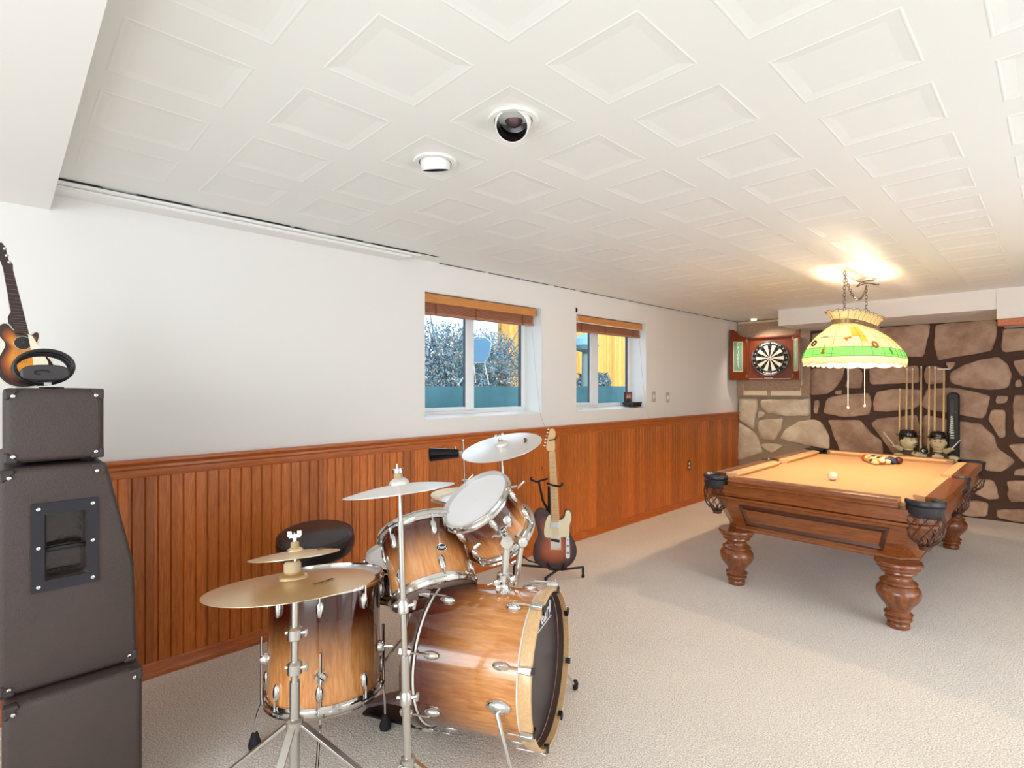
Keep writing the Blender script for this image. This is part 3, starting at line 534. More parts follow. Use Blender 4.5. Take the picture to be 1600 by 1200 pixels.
# coiled cable with an oval black case inside, small guitar behind them
def oX(px,py,X): q=PX(px,py,X); return q
XC=.80
pts=[]; rnd=random.Random(4)
cc=PX(66,576,XC)
def coilpts(px0,py0,rx,ry,X,n=40,ph=0):
    return [PX(px0+rx*math.cos(2*PI*i/n+ph),py0+ry*math.sin(2*PI*i/n+ph),X) for i in range(n)]
t=thing('coiled_cable','black cable coiled in loops on top of the amplifier head','cable',(XC,cc.y,1.392))
for a in ((66,576,46,24.5,.80),(68,574,47,26,.808),(64,577,44,22.5,.792),(69,572,46,25,.785)):
    m=MB(); m.tube(coilpts(*a),.0052,8,closed=True); m.build('loop',M_black,t)
m=MB(); q=PX(75,600,.806); m.box((q.x,q.y-.010,q.z-.005),(q.x+.008,q.y+.008,q.z+.005)); m.build('tag',M_white,t,smooth=0)
t=thing('oval_case','flat oval dark case standing inside the cable loops on the amplifier head','case',(.83,PX(70,590,.83).y,1.392))
m=MB(); pl=[]
for i in range(40):
    a=2*PI*i/40; ex=math.copysign(abs(math.cos(a))**.7,math.cos(a)); ey=math.copysign(abs(math.sin(a))**.8,math.sin(a)); q=PX(70+39*ex,583+13*ey,.825); pl.append((q.y,q.z))
m.prism(pl,.810,.838,'YZ'); m.build('shell',mat('case_grey','3A3335',.4),t,bevel=.006,bseg=3)
m=MB(); q=PX(66,582,.839); m.tube([V((.8395,q.y+.018*math.cos(a),q.z+.007*math.sin(a))) for a in [i*.5 for i in range(10)]],.002,6); m.build('handle_loop',M_black,t)
# small sunburst guitar
def guitar_small():
    A=lambda L:[(x/4.615,360+y/4.615) for x,y in L]; X=.50
    out=A([(100,700),(62,642),(10,636),(-28,680),(-14,735),(42,790),(8,850),(-36,930),(-28,1010),(30,1075),(110,1108),(220,1108),(330,1085),(392,1025),(402,965),(372,910),(320,862),(282,822),(268,790),(287,740),(280,705),(250,705),(228,728),(205,722)])
    def yz(L,X=X): return [(PX(a,b,X).y,PX(a,b,X).z) for a,b in L]
    def smoothp(P,it=2):
        for _ in range(it):
            Q=[]
            for i in range(len(P)):
                a,b=P[i],P[(i+1)%len(P)]; Q+=[(a[0]*.75+b[0]*.25,a[1]*.75+b[1]*.25),(a[0]*.25+b[0]*.75,a[1]*.25+b[1]*.75)]
            P=Q
        return P
    P=smoothp(yz(out)); zmin=min(z for _,z in P); dz=1.3935-zmin; P=[(a,b+dz) for a,b in P]
    t=thing('small_acoustic_guitar','small sunburst acoustic guitar with cream pickguard leaning above the amplifier head','guitar',(X,PX(40,590,X).y,1.392))
    m=MB(); m.prism(P,X-.075,X,'YZ'); m.build('body',mat('guitar_dark_side','20100E',.25,coat=.6),t,smooth=40)
    # sunburst top: dark rim material blends by distance from the centre of the body
    c=(sum(a for a,_ in P)/len(P),sum(b for _,b in P)/len(P)); 
    sb=bpy.data.materials.new('sunburst_top'); sb.use_nodes=True; N=sb.node_tree.nodes; L=sb.node_tree.links; b=N['Principled BSDF']; b.inputs['Roughness'].default_value=.2; b.inputs['Coat Weight'].default_value=.5
    at=N.new('ShaderNodeAttribute'); at.attribute_name='burst'; cr=N.new('ShaderNodeValToRGB'); e=cr.color_ramp.elements; e[0].position=0; e[0].color=srgb('E8962E'); e[1].position=1; e[1].color=srgb('1C0F0D')
    x=e.new(.45); x.color=srgb('E08A22'); x=e.new(.68); x.color=srgb('9C4A14'); x=e.new(.85); x.color=srgb('35170F'); L.new(at.outputs['Fac'],cr.inputs[0]); L.new(cr.outputs[0],b.inputs['Base Color']); MATS['sunburst_top']=sb
    m=MB(); n=len(P); rings=[1.0,.9,.8,.7,.6,.45,.3,.15]; vs=[];fs=[]
    for r in rings: vs+=[(X+.0012,c[0]+(a-c[0])*r,c[1]+(b_-c[1])*r) for a,b_ in P]
    vs.append((X+.0012,*c))
    for j in range(len(rings)-1):
        for i in range(n): fs.append((j*n+i,j*n+(i+1)%n,(j+1)*n+(i+1)%n,(j+1)*n+i))
    for i in range(n): fs.append(((len(rings)-1)*n+i,(len(rings)-1)*n+(i+1)%n,len(rings)*n))
    m.add(vs,fs); o=m.build('soundboard',sb,t,smooth=0); a_=o.data.attributes.new('burst','FLOAT','POINT')
    a_.data.foreach_set('value',[r for r in rings for _ in range(n)]+[0.])
    m=MB(); m.tube([(X-.0005,c[0]+(a-c[0])*.985,c[1]+(b_-c[1])*.985) for a,b_ in P],.0024,6,closed=True); m.build('binding',mat('cream_binding','E9DFC8',.4),t)
    def place(L,h0,h1,name,mt,sm=0,par=t): m=MB(); m.prism([(a,b_+dz) for a,b_ in yz(A(L))],X+h0,X+h1,'YZ'); return m.build(name,mt,par,smooth=sm)
    place([(200,722),(232,735),(300,840),(345,920),(352,968),(240,958),(232,880)],.002,.005,'pickguard',mat('cream_guard','EFE3C6',.3))
    m=MB(); q=PX(165/4.615,360+785/4.615,X); m.M=frame((X+.002,q.y,q.z+dz),(1,0,0)); m.lathe([(.0225,0),(.0225,.001),(.001,.001)],28,cap=False); sh=m.build('sound_hole',M_black,t); m=MB(); m.M=frame((X+.002,q.y,q.z+dz),(1,0,0)); m.torus(.0235,.0008,.001,32,6); m.build('rosette',MATS['cream_binding'],sh)
    nk=place([(20,245),(92,258),(208,722),(105,716)],.001,.022,'neck',mat('fretboard','2E1A16',.4))
    m=MB()
    for k in range(1,19):
        f=1-2**(-k/12*1.15); f=f/.71; 
        if f>1: break
        a=V((20,245)).lerp(V((105,716)),f); b_=V((92,258)).lerp(V((208,722)),f); (p1,p2)=[ (v[0],v[1]+dz) for v in yz(A([tuple(a),tuple(b_)])) ]; m.tube([(X+.0225,*p1),(X+.0225,*p2)],.0006,5)
    m.build('frets',mat('fret_nickel','8E7A68',.4,.6),nk)
    m=MB()
    for k in range(6):
        s0=30+k*11; a=yz(A([(s0,252),(122+k*14,930)])); m.tube([(X+.0235,a[0][0],a[0][1]+dz),(X+.010,a[1][0],a[1][1]+dz)],.0004,4)
    m.build('strings',mat('string_dark','6B5A4C',.4,.6),t)
    hd=place([(20,245),(-40,90),(-20,60),(15,68),(40,100),(62,190),(92,220),(94,258)],-.004,.014,'headstock',mat('headstock_dark','241211',.3,coat=.5))
    for cx,cy in ((35,110),(50,160),(68,208)):
        m=MB(); q=PX(cx/4.615,360+cy/4.615,X); m.M=frame((X+.014,q.y,q.z+dz),(1,0,0)); m.lathe([(.005,0),(.005,.004),(.002,.006),(.002,.010)],10); m.build('tuning_peg',M_chromed,hd)
    place([(75,560),(55,600),(60,640),(110,700),(120,640)],-.03,0,'neck_heel',MATS['guitar_dark_side'])
guitar_small()
# ================================================================ DRUMS
def burst(name,ax,v0,v1,grain='Z',dark='4A1E18',c1='EAAA68',c2='C4753E',scale=11): return wood(name,c1,c2,grain,scale,.14,1.0,9,fade=(ax,v0,v1,dark))
def lug(parent,ang,R,z,L,rodz,name='lug',w=.013):
    """teardrop lug on the shell with its tension rod up/down to the hoop"""
    c,s_=math.cos(ang),math.sin(ang); B=WM[parent.name]@Matrix(((c,-s_,0,0),(s_,c,0,0),(0,0,1,0),(0,0,0,1)))
    m=MB(); m.M=B@Matrix.Translation((R,0,z)); m.sphere((.004,0,0),1,14,8,(.014,w,L/2)); o=m.build(name,M_chrome,parent)
    m=MB(); m.M=B; m.rod((R+.013,0,z),(R+.013,0,rodz),.0032,None,8); zz=rodz; d=1 if rodz>z else -1; m.rod((R+.013,0,zz),(R+.013,0,zz+d*.010),.0055,None,8); m.build('tension_rod',M_chrome,o)
def drum(name,label,M,R,H,mshell,nlug,a0=0,headtop=M_head,headbot=M_headc,group=None,badge=None,lugz=.055,one=False):
    t=thing(name,label,'drum',M=M,group=group); B=WM[t.name]
    m=MB(); m.M=B; m.lathe([(R-.004,.004),(R,.006),(R,H-.006),(R-.004,H-.004)],64,cap=False); m.build('shell',mshell,t)
    m=MB(); m.M=B; m.lathe([(R+.004,H+.002),(R-.012,H+.004),(.001,H+.004)],64,cap=False); m.build('batter_head',headtop,t)
    m=MB(); m.M=B; m.lathe([(R+.004,-.002),(R-.012,-.004),(.001,-.004)],64,cap=False); m.build('bottom_head',headbot,t)
    for z0,sg,nm in ((H,1,'top_hoop'),(0,-1,'bottom_hoop')):
        m=MB(); m.M=B; pr=[(R+.003,-.020),(R+.0075,-.020),(R+.008,-.008),(R+.019,-.007),(R+.019,-.001),(R+.0075,0),(R+.006,.012),(R+.012,.018),(R+.005,.019),(R+.003,.010),(R+.003,-.020)]
        m.lathe([(a,z0+sg*b) for a,b in pr],64,cap=False); m.build(nm,M_chrome,t)
    for i in range(nlug):
        a=a0+2*PI*i/nlug
        if one: lug(t,a,R,H/2,H*.5,H-.004)
        else: lug(t,a,R,H-lugz,.066,H-.004,w=.015); lug(t,a,R,lugz,.066,.004,w=.015)
    return t
def badge(t,R,z,ang,txt,w=.030,hh=.017):
    c,s_=math.cos(ang),math.sin(ang); B=WM[t.name]; n=V((c,s_,0)); P=V((R*c,R*s_,z)); X_=V((-s_,c,0)); F=Matrix((X_,V((0,0,1)),n)).transposed().to_4x4(); F.translation=P
    m=MB(); m.M=B@F
    def ov(a,b,h): return [(a*math.cos(2*PI*i/28),b*math.sin(2*PI*i/28),h-(a*math.cos(2*PI*i/28))**2/(2*R)) for i in range(28)]
    m.mi=1; v0,v1=ov(w,hh,-.001),ov(w,hh,.0016); m.add(v0+v1,[(i,(i+1)%28,28+(i+1)%28,28+i) for i in range(28)]+[tuple(range(28,56))])
    m.mi=0; v0,v1=ov(w*.9,hh*.84,.0016),ov(w*.88,hh*.82,.0024); m.add(v0+v1,[(i,(i+1)%28,28+(i+1)%28,28+i) for i in range(28)]+[tuple(range(28,56))])
    o=m.build('badge',[mat('badge_black','0E0E0E',.3),M_chrome],t); T=B@F@Matrix.Translation((0,.0,.0026))
    text_mesh('badge_lettering',txt,.0170,T,M_silverc,o,ext=.0004,shear=.3,bold=.0004)
# ---- bass drum
BN=V((.894,.447,.028)).normalized(); BR=.264; BC=V((1.704,1.509,.336))
Bm=frame(BC-BN*.50,BN,(0,0,1))       # local z from the rear hoop edge to the front, local x up
t=thing('bass_drum','large natural-to-dark wood bass drum lying on its side with black front head','bass drum',M=Bm); B=Bm; L=.50
m=MB(); m.M=B; m.lathe([(BR-.006,.045),(BR-.002,.047),(BR-.002,L-.047),(BR-.006,L-.045)],80,cap=False); m.build('shell',burst('bass_finish','Z',.36,.06,'Z',scale=9,dark='5E241C',c1='E8A45E',c2='BD7038'),t)
for z0,z1,nm in ((0,.044,'rear_hoop'),(L-.046,L,'front_hoop')):
    m=MB(); m.M=B; m.lathe([(BR+.004,z0),(BR+.015,z0+.001),(BR+.016,z0+.004),(BR+.016,z1-.004),(BR+.015,z1-.001),(BR+.004,z1),(BR+.004,z0)],80,cap=False)
    m.build(nm,M_hoopw if nm[0]=='f' else burst('rear_hoop_wood','Z',-1,-.5,'Z'),t)
for z0,nm in ((.050,'rear_head_ring'),(L-.052,'front_head_ring')):
    m=MB(); m.M=B; m.torus(BR+.002,.0042,z0,80,8); m.build(nm,mat('ring_white','EDE6DC',.35),t)
hz=L-.048
m=MB(); m.M=B; m.lathe([(BR+.003,hz),(BR-.012,hz+.001),(.001,hz+.001)],80,cap=False); fh=m.build('front_head',M_headb,t)
m=MB(); m.M=B; m.lathe([(BR+.0035,hz+.002),(BR+.0035,L-.022),(BR+.0015,L-.022),(BR+.0015,hz+.002)],80,cap=False); m.build('hoop_lining',mat('hoop_inside_brown','4C372E',.6),t)
m=MB(); m.M=B; m.lathe([(BR+.003,.03),(.001,.03)],80,cap=False); m.build('rear_head',M_headb,t)
# lettering frame on the front head: local x is up, local y horizontal
yax=(B.to_3x3()@V((0,1,0))); sgn=1 if yax.dot(RV*.285+FV*.957)>0 else -1
def bl(u,w,h=.002): return V((w,sgn*u,hz+h))  # u to viewer's right, w up
upv=(B.to_3x3()@V((1,0,0))); rt=(B.to_3x3()@V((0,sgn,0)))
def onhead(u,w): return B@bl(u,w)
M_logo=mat('logo_white','E9E6EA',.5)
def hpx(px,py):
    r=ray(px,py); o=B@V((0,0,hz+.003)); return CO+r*((o-CO).dot(BN)/r.dot(BN))
pa,pb=hpx(838.5,991),hpx(860.5,961); dirv=(pb-pa).normalized(); per=dirv.cross(BN)
if per.dot(upv)<0: per=-per
F=Matrix((dirv,per,BN)).transposed().to_4x4(); F.translation=pa.lerp(pb,.50)+per*.034
text_mesh('logo_lettering','Pearl',.082,F,M_logo,fh,ext=.0004,shear=.15,bold=.0012)
for q in ((pa,pb),(hpx(859,956),hpx(860,937)),(pa,hpx(842,963))): m=MB(); m.tube(q,.0026,6); m.build('logo_line',M_logo,fh)
# angles round the shell, measured from up towards the camera's near side
def bang(deg): return math.radians(-deg)
def bassrod(deg,front,haslug=True):
    a=bang(deg); c,s_=math.cos(a),math.sin(a); R4=B@Matrix(((c,-s_,0,0),(s_,c,0,0),(0,0,1,0),(0,0,0,1)))
    zc,ze=(L-.115,L-.022) if front else (.115,.022); o=t
    if haslug: m=MB(); m.M=R4; m.sphere((BR+.002,0,zc),1,14,8,(.016,.015,.032)); o=m.build('lug',M_chrome,t)
    m=MB(); m.M=R4; m.rod((BR+.024,0,zc),(BR+.024,0,ze+(.018 if front else -.018)),.0032,None,8); m.build('tension_rod',M_chrome,o)
    d=1 if front else -1; e=L+.002 if front else -.002
    m=MB(); m.M=R4; m.add([(BR+.014,-.012,e-d*.048),(BR+.014,.012,e-d*.048),(BR+.020,.016,e),(BR+.020,-.016,e),(BR+.032,-.009,e-d*.048),(BR+.032,.009,e-d*.048),(BR+.034,.012,e),(BR+.034,-.012,e)],[(0,1,2,3),(4,7,6,5),(0,4,5,1),(1,5,6,2),(2,6,7,3),(3,7,4,0)])
    cl=m.build('claw',M_chrome,t,bevel=.003)
    m=MB(); m.M=R4; m.box((BR-.006,-.011,e),(BR+.019,.011,e+d*.004)); m.box((BR-.008,-.010,e-d*.012),(BR-.002,.010,e+d*.004)); m.build('claw_pad',M_black,cl,smooth=0)
for dg in (22.5,67.5,112.5,157.5,202.5,247.5,292.5,337.5):
    bassrod(dg,True,dg!=247.5); bassrod(dg,False)
# spurs
def spur(deg,zz,foot,lab=None):
    a=bang(deg); c,s_=math.cos(a),math.sin(a); R4=B@Matrix(((c,-s_,0,0),(s_,c,0,0),(0,0,1,0),(0,0,0,1)))
    m=MB(); m.M=R4; m.sphere((BR,0,zz),1,20,10,(.022,.026,.048)); o=m.build('spur_bracket',M_chrome,t)
    p=R4@V((BR+.022,0,zz)); q=V(foot); m=MB(); m.tube([R4@V((BR+.004,0,zz+.02)),p+(q-p)*.02,p.lerp(q,.5),q+V((0,0,.02))],[.012,.0085,.0075,.0065],12); m.build('spur_leg',M_chrome,o)
    m=MB(); m.M=Matrix.Translation(q); m.lathe([(.004,0),(.012,.008),(.014,.03),(.008,.045)],14); m.build('rubber_foot',M_rubber,o)
sp=PZ(812,1262,0); spur(264,L-.120,(sp.x,sp.y,0)); sp=PZ(899,1078,0); spur(97,L-.120,(sp.x,sp.y,0))
# tom mount on top of the bass drum
mp=B@V((BR,0,0)); 
MT=V(PD(788,922,1.985)); 
def P3(px,py,d): return PD(px,py,d*1.05)
m=MB(); m.M=frame(P3(788,926,1.985),UV); m.lathe([(.040,-.012),(.038,.004),(.026,.012),(.018,.030),(.018,.045),(.030,.050),(.030,.075),(.016,.080)],24,cap=True); mb_=m.build('tom_mount',M_chrome,t)
post0=P3(788,912,1.985); post1=P3(792,842,1.985)
m=MB(); m.tube([post0,post1],.0155,16); m.build('mount_post',M_chrome,mb_)
m=MB(); q=P3(812,905,2.02); m.tube([P3(806,915,2.03),P3(815,848,2.03)],.0115,14); m.build('mount_post',M_chrome,mb_)
m=MB(); m.M=frame(P3(791,845,1.975),camdir(.1,-1,0)); m.lathe([(.026,-.03),(.028,-.02),(.028,.02),(.024,.026),(.001,.027)],20); m.build('ball_clamp',M_chrome,mb_)
m=MB(); m.M=frame(P3(814,846,2.02),camdir(.5,-1,0)); m.lathe([(.020,-.025),(.022,.018),(.018,.022),(.001,.023)],18); m.build('ball_clamp',M_chrome,mb_)
m=MB(); m.tube([P3(789,838,1.98),P3(775,836,2.0),P3(756,843,2.02),P3(742,856,2.02)],.0115,12); m.build('tom_arm',M_chrome,mb_)
m=MB(); m.tube([P3(806,840,2.03),P3(815,826,2.07),P3(820,808,2.10),P3(815,795,2.12),P3(806,788,2.13)],.0115,12); m.build('tom_arm',M_chrome,mb_)
for px,py in ((777,910),(802,905),(780,918)):
    m=MB(); m.M=frame(P3(px,py,1.96),camdir(0,-1,0)); m.lathe([(.010,-.02),(.013,-.01),(.013,.010),(.008,.012)],12); m.build('clamp_bolt',M_chrome,mb_)
m=MB(); m.tube([P3(762,914,1.95),P3(770,911,1.95)],.0035,8); m.build('wing_bolt',M_chrome,mb_); m=MB(); m.tube([P3(800,880,2.0),P3(806,876,2.0)],.004,8); m.build('wing_bolt',M_chrome,mb_)
# rear-left and other lugs with drum key on top
m=MB(); m.tube([P3(835,908,2.03),P3(868,910,2.03)],.0035,8); m.tube([P3(868,906,2.03),P3(868,914,2.03)],.0045,8); m.build('drum_key',M_chrome,t)
# ---- bass pedal behind the bass drum
pd=thing('bass_drum_pedal','black bass drum pedal behind the rear hoop of the bass drum','pedal',tuple(PZ(600,1085,0)))
rp=B@V((0,0,0)); back=-BN; sd=V((BN.y,-BN.x,0)).normalized(); rp0=V((rp.x,rp.y,0))+back*.02
def pp(b,s_,z): q=rp0+back*b+sd*s_; return V((q.x,q.y,z))
m=MB(); m.add([pp(0,-.05,.004),pp(0,.05,.004),pp(.30,.045,.004),pp(.30,-.045,.004),pp(0,-.05,.014),pp(0,.05,.014),pp(.30,.045,.014),pp(.30,-.045,.014)],[(3,2,1,0),(4,5,6,7),(0,1,5,4),(1,2,6,5),(2,3,7,6),(3,0,4,7)]); m.build('base_plate',M_black,pd,smooth=0)
m=MB(); m.add([pp(.07,-.04,.115),pp(.07,.04,.115),pp(.29,.035,.030),pp(.29,-.035,.030),pp(.07,-.04,.127),pp(.07,.04,.127),pp(.29,.035,.042),pp(.29,-.035,.042)],[(3,2,1,0),(4,5,6,7),(0,1,5,4),(1,2,6,5),(2,3,7,6),(3,0,4,7)]); m.build('footboard',mat('footboard_grey','77767E',.35,.6),pd,smooth=0)
m=MB(); m.tube([pp(.03,.05,.014),pp(.03,.05,.20)],.010,10); m.tube([pp(.03,-.05,.014),pp(.03,-.05,.20)],.010,10); m.tube([pp(.03,-.06,.20),pp(.03,.06,.20)],.008,10); m.build('frame',M_chrome,pd)
m=MB(); m.tube([pp(.03,0,.20),pp(.055,0,.36)],.005,8); m.M=frame(pp(.045,0,.355),BN); m.lathe([(.015,-.03),(.024,-.025),(.026,.02),(.018,.03)],16); m.build('beater',M_rubber,pd)
# ---- rack toms
ax=camdir(-.30,.55,.79); P0=PD(678,926,2.16)
T1=frame(P0,ax,-FV); t=drum('rack_tom','larger rack tom with oval badge, tilted away above the bass drum',T1,.167,.270,burst('tom_finish','Z',.06,.235,'Z',dark='57261F'),6,a0=math.radians(34),lugz=.06)
t['category']='drum'
# badge on camera side, to the right
Bi=T1.inverted(); q=Bi@PD(700,843,2.07); badge(t,.167,q.z,math.atan2(q.y,q.x),'Pearl',.024,.0155)
ax=camdir(-.51,-.38,.775); HC=PD(744,783,2.195)
T2=frame(HC-ax*.199,ax,-FV); t=drum('rack_tom','smaller rack tom with white head facing left, right of the badge tom',T2,.146,.199,burst('tom_finish_small','Z',.03,.15,'Z',dark='57261F'),6,a0=math.radians(10),lugz=.045)
Bi=T2.inverted(); q=Bi@PD(768,806,2.07); 
badge(t,.146,.105,math.atan2(q.y,q.x),'Pearl',.020,.013)
m=MB(); m.M=frame(PD(790,812,2.12),camdir(.3,-1,.2)); m.box((-.03,-.02,-.008),(.03,.02,.008)); m.lathe([(.018,0),(.018,.02),(.012,.024)],16); m.build('mount_bracket',M_chrome,t,bevel=.003)
# ---- floor tom
FT=V((.975,.945,.62)); ax=camdir(.0,.02,1); FTm=frame(V((.995,.937,.185)),V((-.12,.06,.99)),-FV)
t=drum('floor_tom','deep floor tom fading from dark top to light bottom, under the large cymbal',FTm  ,.216,.425,burst('floor_tom_finish','Z',.07,.34,'Z',dark='48201E'),8,a0=math.radians(14),headbot=M_headc,lugz=.065)
def ftleg(px,py,deg,bend=True):
    f=PZ(px,py,0); a=math.radians(deg); dx=V((f.x-FT.x,f.y-FT.y,0)); n=dx.normalized(); q=V((FT.x,FT.y,0))+n*.219
    m=MB(); m.M=frame(V((q.x,q.y,.34)),n,UV); m.lathe([(.022,-.010),(.024,.004),(.018,.018),(.001,.020)],18); br=m.build('leg_bracket',M_chrome,t)
    q2=q+n*.015; pts=[V((q2.x,q2.y,.43)),V((q2.x,q2.y,.17))]
    if bend: k=V((f.x,f.y,0)); pts+=[V((q2.x,q2.y,.17)).lerp(V((k.x,k.y,.11)),.6),V((k.x,k.y,.09)),V((k.x,k.y,.05))]
    else: pts+=[V((q2.x,q2.y,.02))]; f=q2
    m=MB(); m.tube(pts,.0055,10); lg=m.build('leg',M_chrome,t)
    m=MB(); m.M=Matrix.Translation((f.x,f.y,0)); m.lathe([(.012,0),(.022,.006),(.024,.018),(.012,.060),(.009,.064)],16); m.build('rubber_foot',M_rubber,lg)
    m=MB(); w=V((q2.x,q2.y,.34)); m.tube([w-sd*.0+UV*.0,w+n*.02+RV*.018],.005,8); m.build('wing_bolt',M_chrome,br)
ftleg(398,1170,200); ftleg(602,1140,340); ftleg(494,1262,270,True)
# ---- snare
sc_=PD(637,872,2.55); t=drum('snare_drum','shallow snare drum behind the badge tom, only its left rim showing',frame(V((sc_.x,sc_.y,.45)),(V((.08,-.03,1))),-FV),.19,.13,M_chromed,8,a0=.3,lugz=.065,one=True)
# snare stand
sx,sy=sc_.x,sc_.y; t=thing('snare_stand','chrome snare stand hidden behind the toms','stand',(sx,sy,0))
m=MB(); m.rod((sx,sy,.16),(sx,sy,.42),.011); m.build('pole',M_chrome,t)
for k in range(3):
    a=k*2.094+.4; e=V((sx+.22*math.cos(a),sy+.22*math.sin(a),.012)); m=MB(); m.tube([(sx,sy,.22),e],.007,8); m.build('leg',M_chrome,t); m=MB(); m.tube([(sx,sy,.40),(sx+.17*math.cos(a),sy+.17*math.sin(a),.425),(sx+.20*math.cos(a),sy+.20*math.sin(a),.44)],.006,8); m.build('basket_arm',M_chrome,t)
# ---- throne
tc=PD(494,850,2.62); t=thing('drum_throne','round black vinyl drum throne by the wood wall','stool',(tc.x,tc.y,0)); Z=.585
m=MB(); m.M=frame(V((tc.x,tc.y,Z)),V((.14,-.10,1))); m.lathe([(.06,0),(.172,.002),(.182,.018),(.183,.060),(.176,.082),(.150,.094),(.001,.100)],56,cap=False); s1=m.build('seat',M_leather,t,smooth=60)
m=MB(); m.M=frame(V((tc.x,tc.y,Z)),V((.14,-.10,1))); m.torus(.1775,.004,.080,56,8); m.build('piping',M_leather,s1)
m=MB(); m.rod((tc.x,tc.y,.1),(tc.x,tc.y,Z+.005),.014); m.build('post',M_chrome,t)
for k in range(3):
    a=k*2.094+.9; m=MB(); m.tube([(tc.x,tc.y,.32),(tc.x+.24*math.cos(a),tc.y+.24*math.sin(a),.02)],.010,8); lg=m.build('leg',M_chrome,t); m=MB(); m.sphere((tc.x+.24*math.cos(a),tc.y+.24*math.sin(a),.018),.018); m.build('rubber_foot',M_rubber,lg)
# ---- cymbals
def cymprof(R,bell=.19,bow=.11,bh=.020):
    n=14; p=[]; rb=R*bell
    for i in range(6): a=i/5*PI/2; p.append((max(rb*math.sin(a),.006),bh*math.cos(a)))
    for i in range(1,n+1): k=i/n; p.append((rb+(R-rb)*k,-bow*R*k**1.5*1.0))
    return p+[(a,b-.0014) for a,b in reversed(p)]
def cymbal(label,ctr,nrm,R,mt,bow=.11,bh=.02,marks=None,group=None):
    M=frame(ctr,nrm,RV); t=thing('cymbal',label,'cymbal',M=M); m=MB(); m.M=M; m.lathe(cymprof(R,bow=bow,bh=bh),72,cap=False); o=m.build('plate',mt,t,smooth=60)
    if marks:
        a0,rr=marks; m=MB(); m.M=M; k=0
        for i in range(11):
            a=a0+i*.055; r0=R*rr; kk=(rr-.19)/.81; z=-bow*R*kk**1.5+.0015; l=.010 if i%3 else .016
            m.tube([(r0*math.cos(a),r0*math.sin(a),z),((r0+l*.5)*math.cos(a+.02),(r0+l*.5)*math.sin(a+.02),z),((r0+l)*math.cos(a),(r0+l)*math.sin(a),z)],.0011,5)
        m.build('printed_mark',mat('print_dark','5C4A38',.5),t)
    return t,M
CR=PD(457,903,1.70); cymbal('large bronze cymbal, nearest, tilted over the floor tom',CR,V((-.143,.054,.988)),.257,M_brass,.085,.022,(-.75,.52))
SP=PD(461,861,1.70); cymbal('small bronze splash cymbal above the large near cymbal',SP,V((-.20,.06,.975)),.138,M_brass,.09,.014,(.1,.5))
C2=PD(624,757,1.60); n2=(UV*.98+FV*.10-RV*.125).normalized(); cymbal('thin cymbal seen edge-on, on the middle stand',C2,n2,.166,M_silverc,.11,.022)
RD=PD(783,694,2.59); cymbal('bright cymbal with dark marks, highest and farthest right of the kit',RD,V((.001,-.28,.96)),.200,M_silverc,.07,.018,(-.3,.58))
HH=PD(727,772,2.80); cymbal('top hi-hat cymbal, behind the smaller rack tom',HH+UV*.008,V((-.05,0,1)),.182,M_silverc,.15,.020); 
t,_=cymbal('bottom hi-hat cymbal, facing down under the top one',HH-UV*.030,V((-.05,0,-1)),.182,M_brass,.13,.02)
# ---- stands
def stand(label,base,hub,top,rp,legs,tipr,up=None,nut=True,clampz=(),name='cymbal_stand',flatl=True):
    bx,by=base; t=thing(name,label,'stand',(bx,by,0)); top=V(top); b0=V((bx,by,.03))
    m=MB(); mid=b0.lerp(top,.52); m.tube([b0,mid],rp,16); m.build('lower_tube',M_chromed,t)
    m=MB(); m.tube([mid,b0.lerp(top,.90)],rp*.72,14); m.tube([b0.lerp(top,.90),top],[rp*.5,.0035],12); m.build('upper_tube',M_chromed,t)
    for q in clampz:
        c=b0.lerp(top,q); m=MB(); ax=(top-b0).normalized(); m.M=frame(c,ax); m.lathe([(rp*1.05,-.022),(rp*1.45,-.018),(rp*1.45,.012),(rp*1.0,.02)],18); cl=m.build('clamp',M_chromed,t)
        m=MB(); m.tube([c+RV*rp*1.2,c+RV*(rp+.022)+UV*.004],.006,8); m.tube([c+RV*(rp+.020)-UV*.010,c+RV*(rp+.024)+UV*.014],.005,8); m.tube([c-RV*rp*1.2,c-RV*(rp+.014)],.006,8); m.build('wing_nut',M_chromed,cl)
    m=MB(); hubc=b0.lerp(top,(hub-.03)/(top.z-.03)); m.M=frame(hubc,UV); m.lathe([(rp*1.1,-.02),(rp*1.7,-.016),(rp*1.7,.014),(rp*1.1,.018)],18); m.build('collar',M_chromed,t)
    for a in legs:
        d=V((math.cos(a),math.sin(a),0)); tip=V((bx,by,.018))+d*tipr; s_=V((-d.y,d.x,0))
        h0=hubc+d*rp*1.5; lg=MB(); w=.012; th=.0045; n=(tip-h0).normalized().cross(s_)
        vs=[h0+s_*w+n*th,h0-s_*w+n*th,h0-s_*w-n*th,h0+s_*w-n*th,tip+s_*w+n*th,tip-s_*w+n*th,tip-s_*w-n*th,tip+s_*w-n*th]
        lg.add(vs,[(0,1,2,3),(7,6,5,4),(0,4,5,1),(1,5,6,2),(2,6,7,3),(3,7,4,0)]); L_=lg.build('leg',M_chromed,t,smooth=0,bevel=.0015)
        m=MB(); m.M=Matrix.Translation(tip+d*.006); m.sphere((0,0,0),.018,14,8,(1,1,.95)); m.build('rubber_foot',M_rubber,L_)
        m=MB(); m.tube([h0.lerp(tip,.48),V((bx,by,max(.06,hub*.30)))+d*rp],.0045,8); m.build('brace',M_chromed,t)
    if nut:
        m=MB(); ax=V(up).normalized() if up else UV; m.M=frame(top,ax)
        m.lathe([(.013,-.006),(.014,.010)],14); m.build('felt_washer',mat('felt_tan','B59C74',.95),t)
    return t
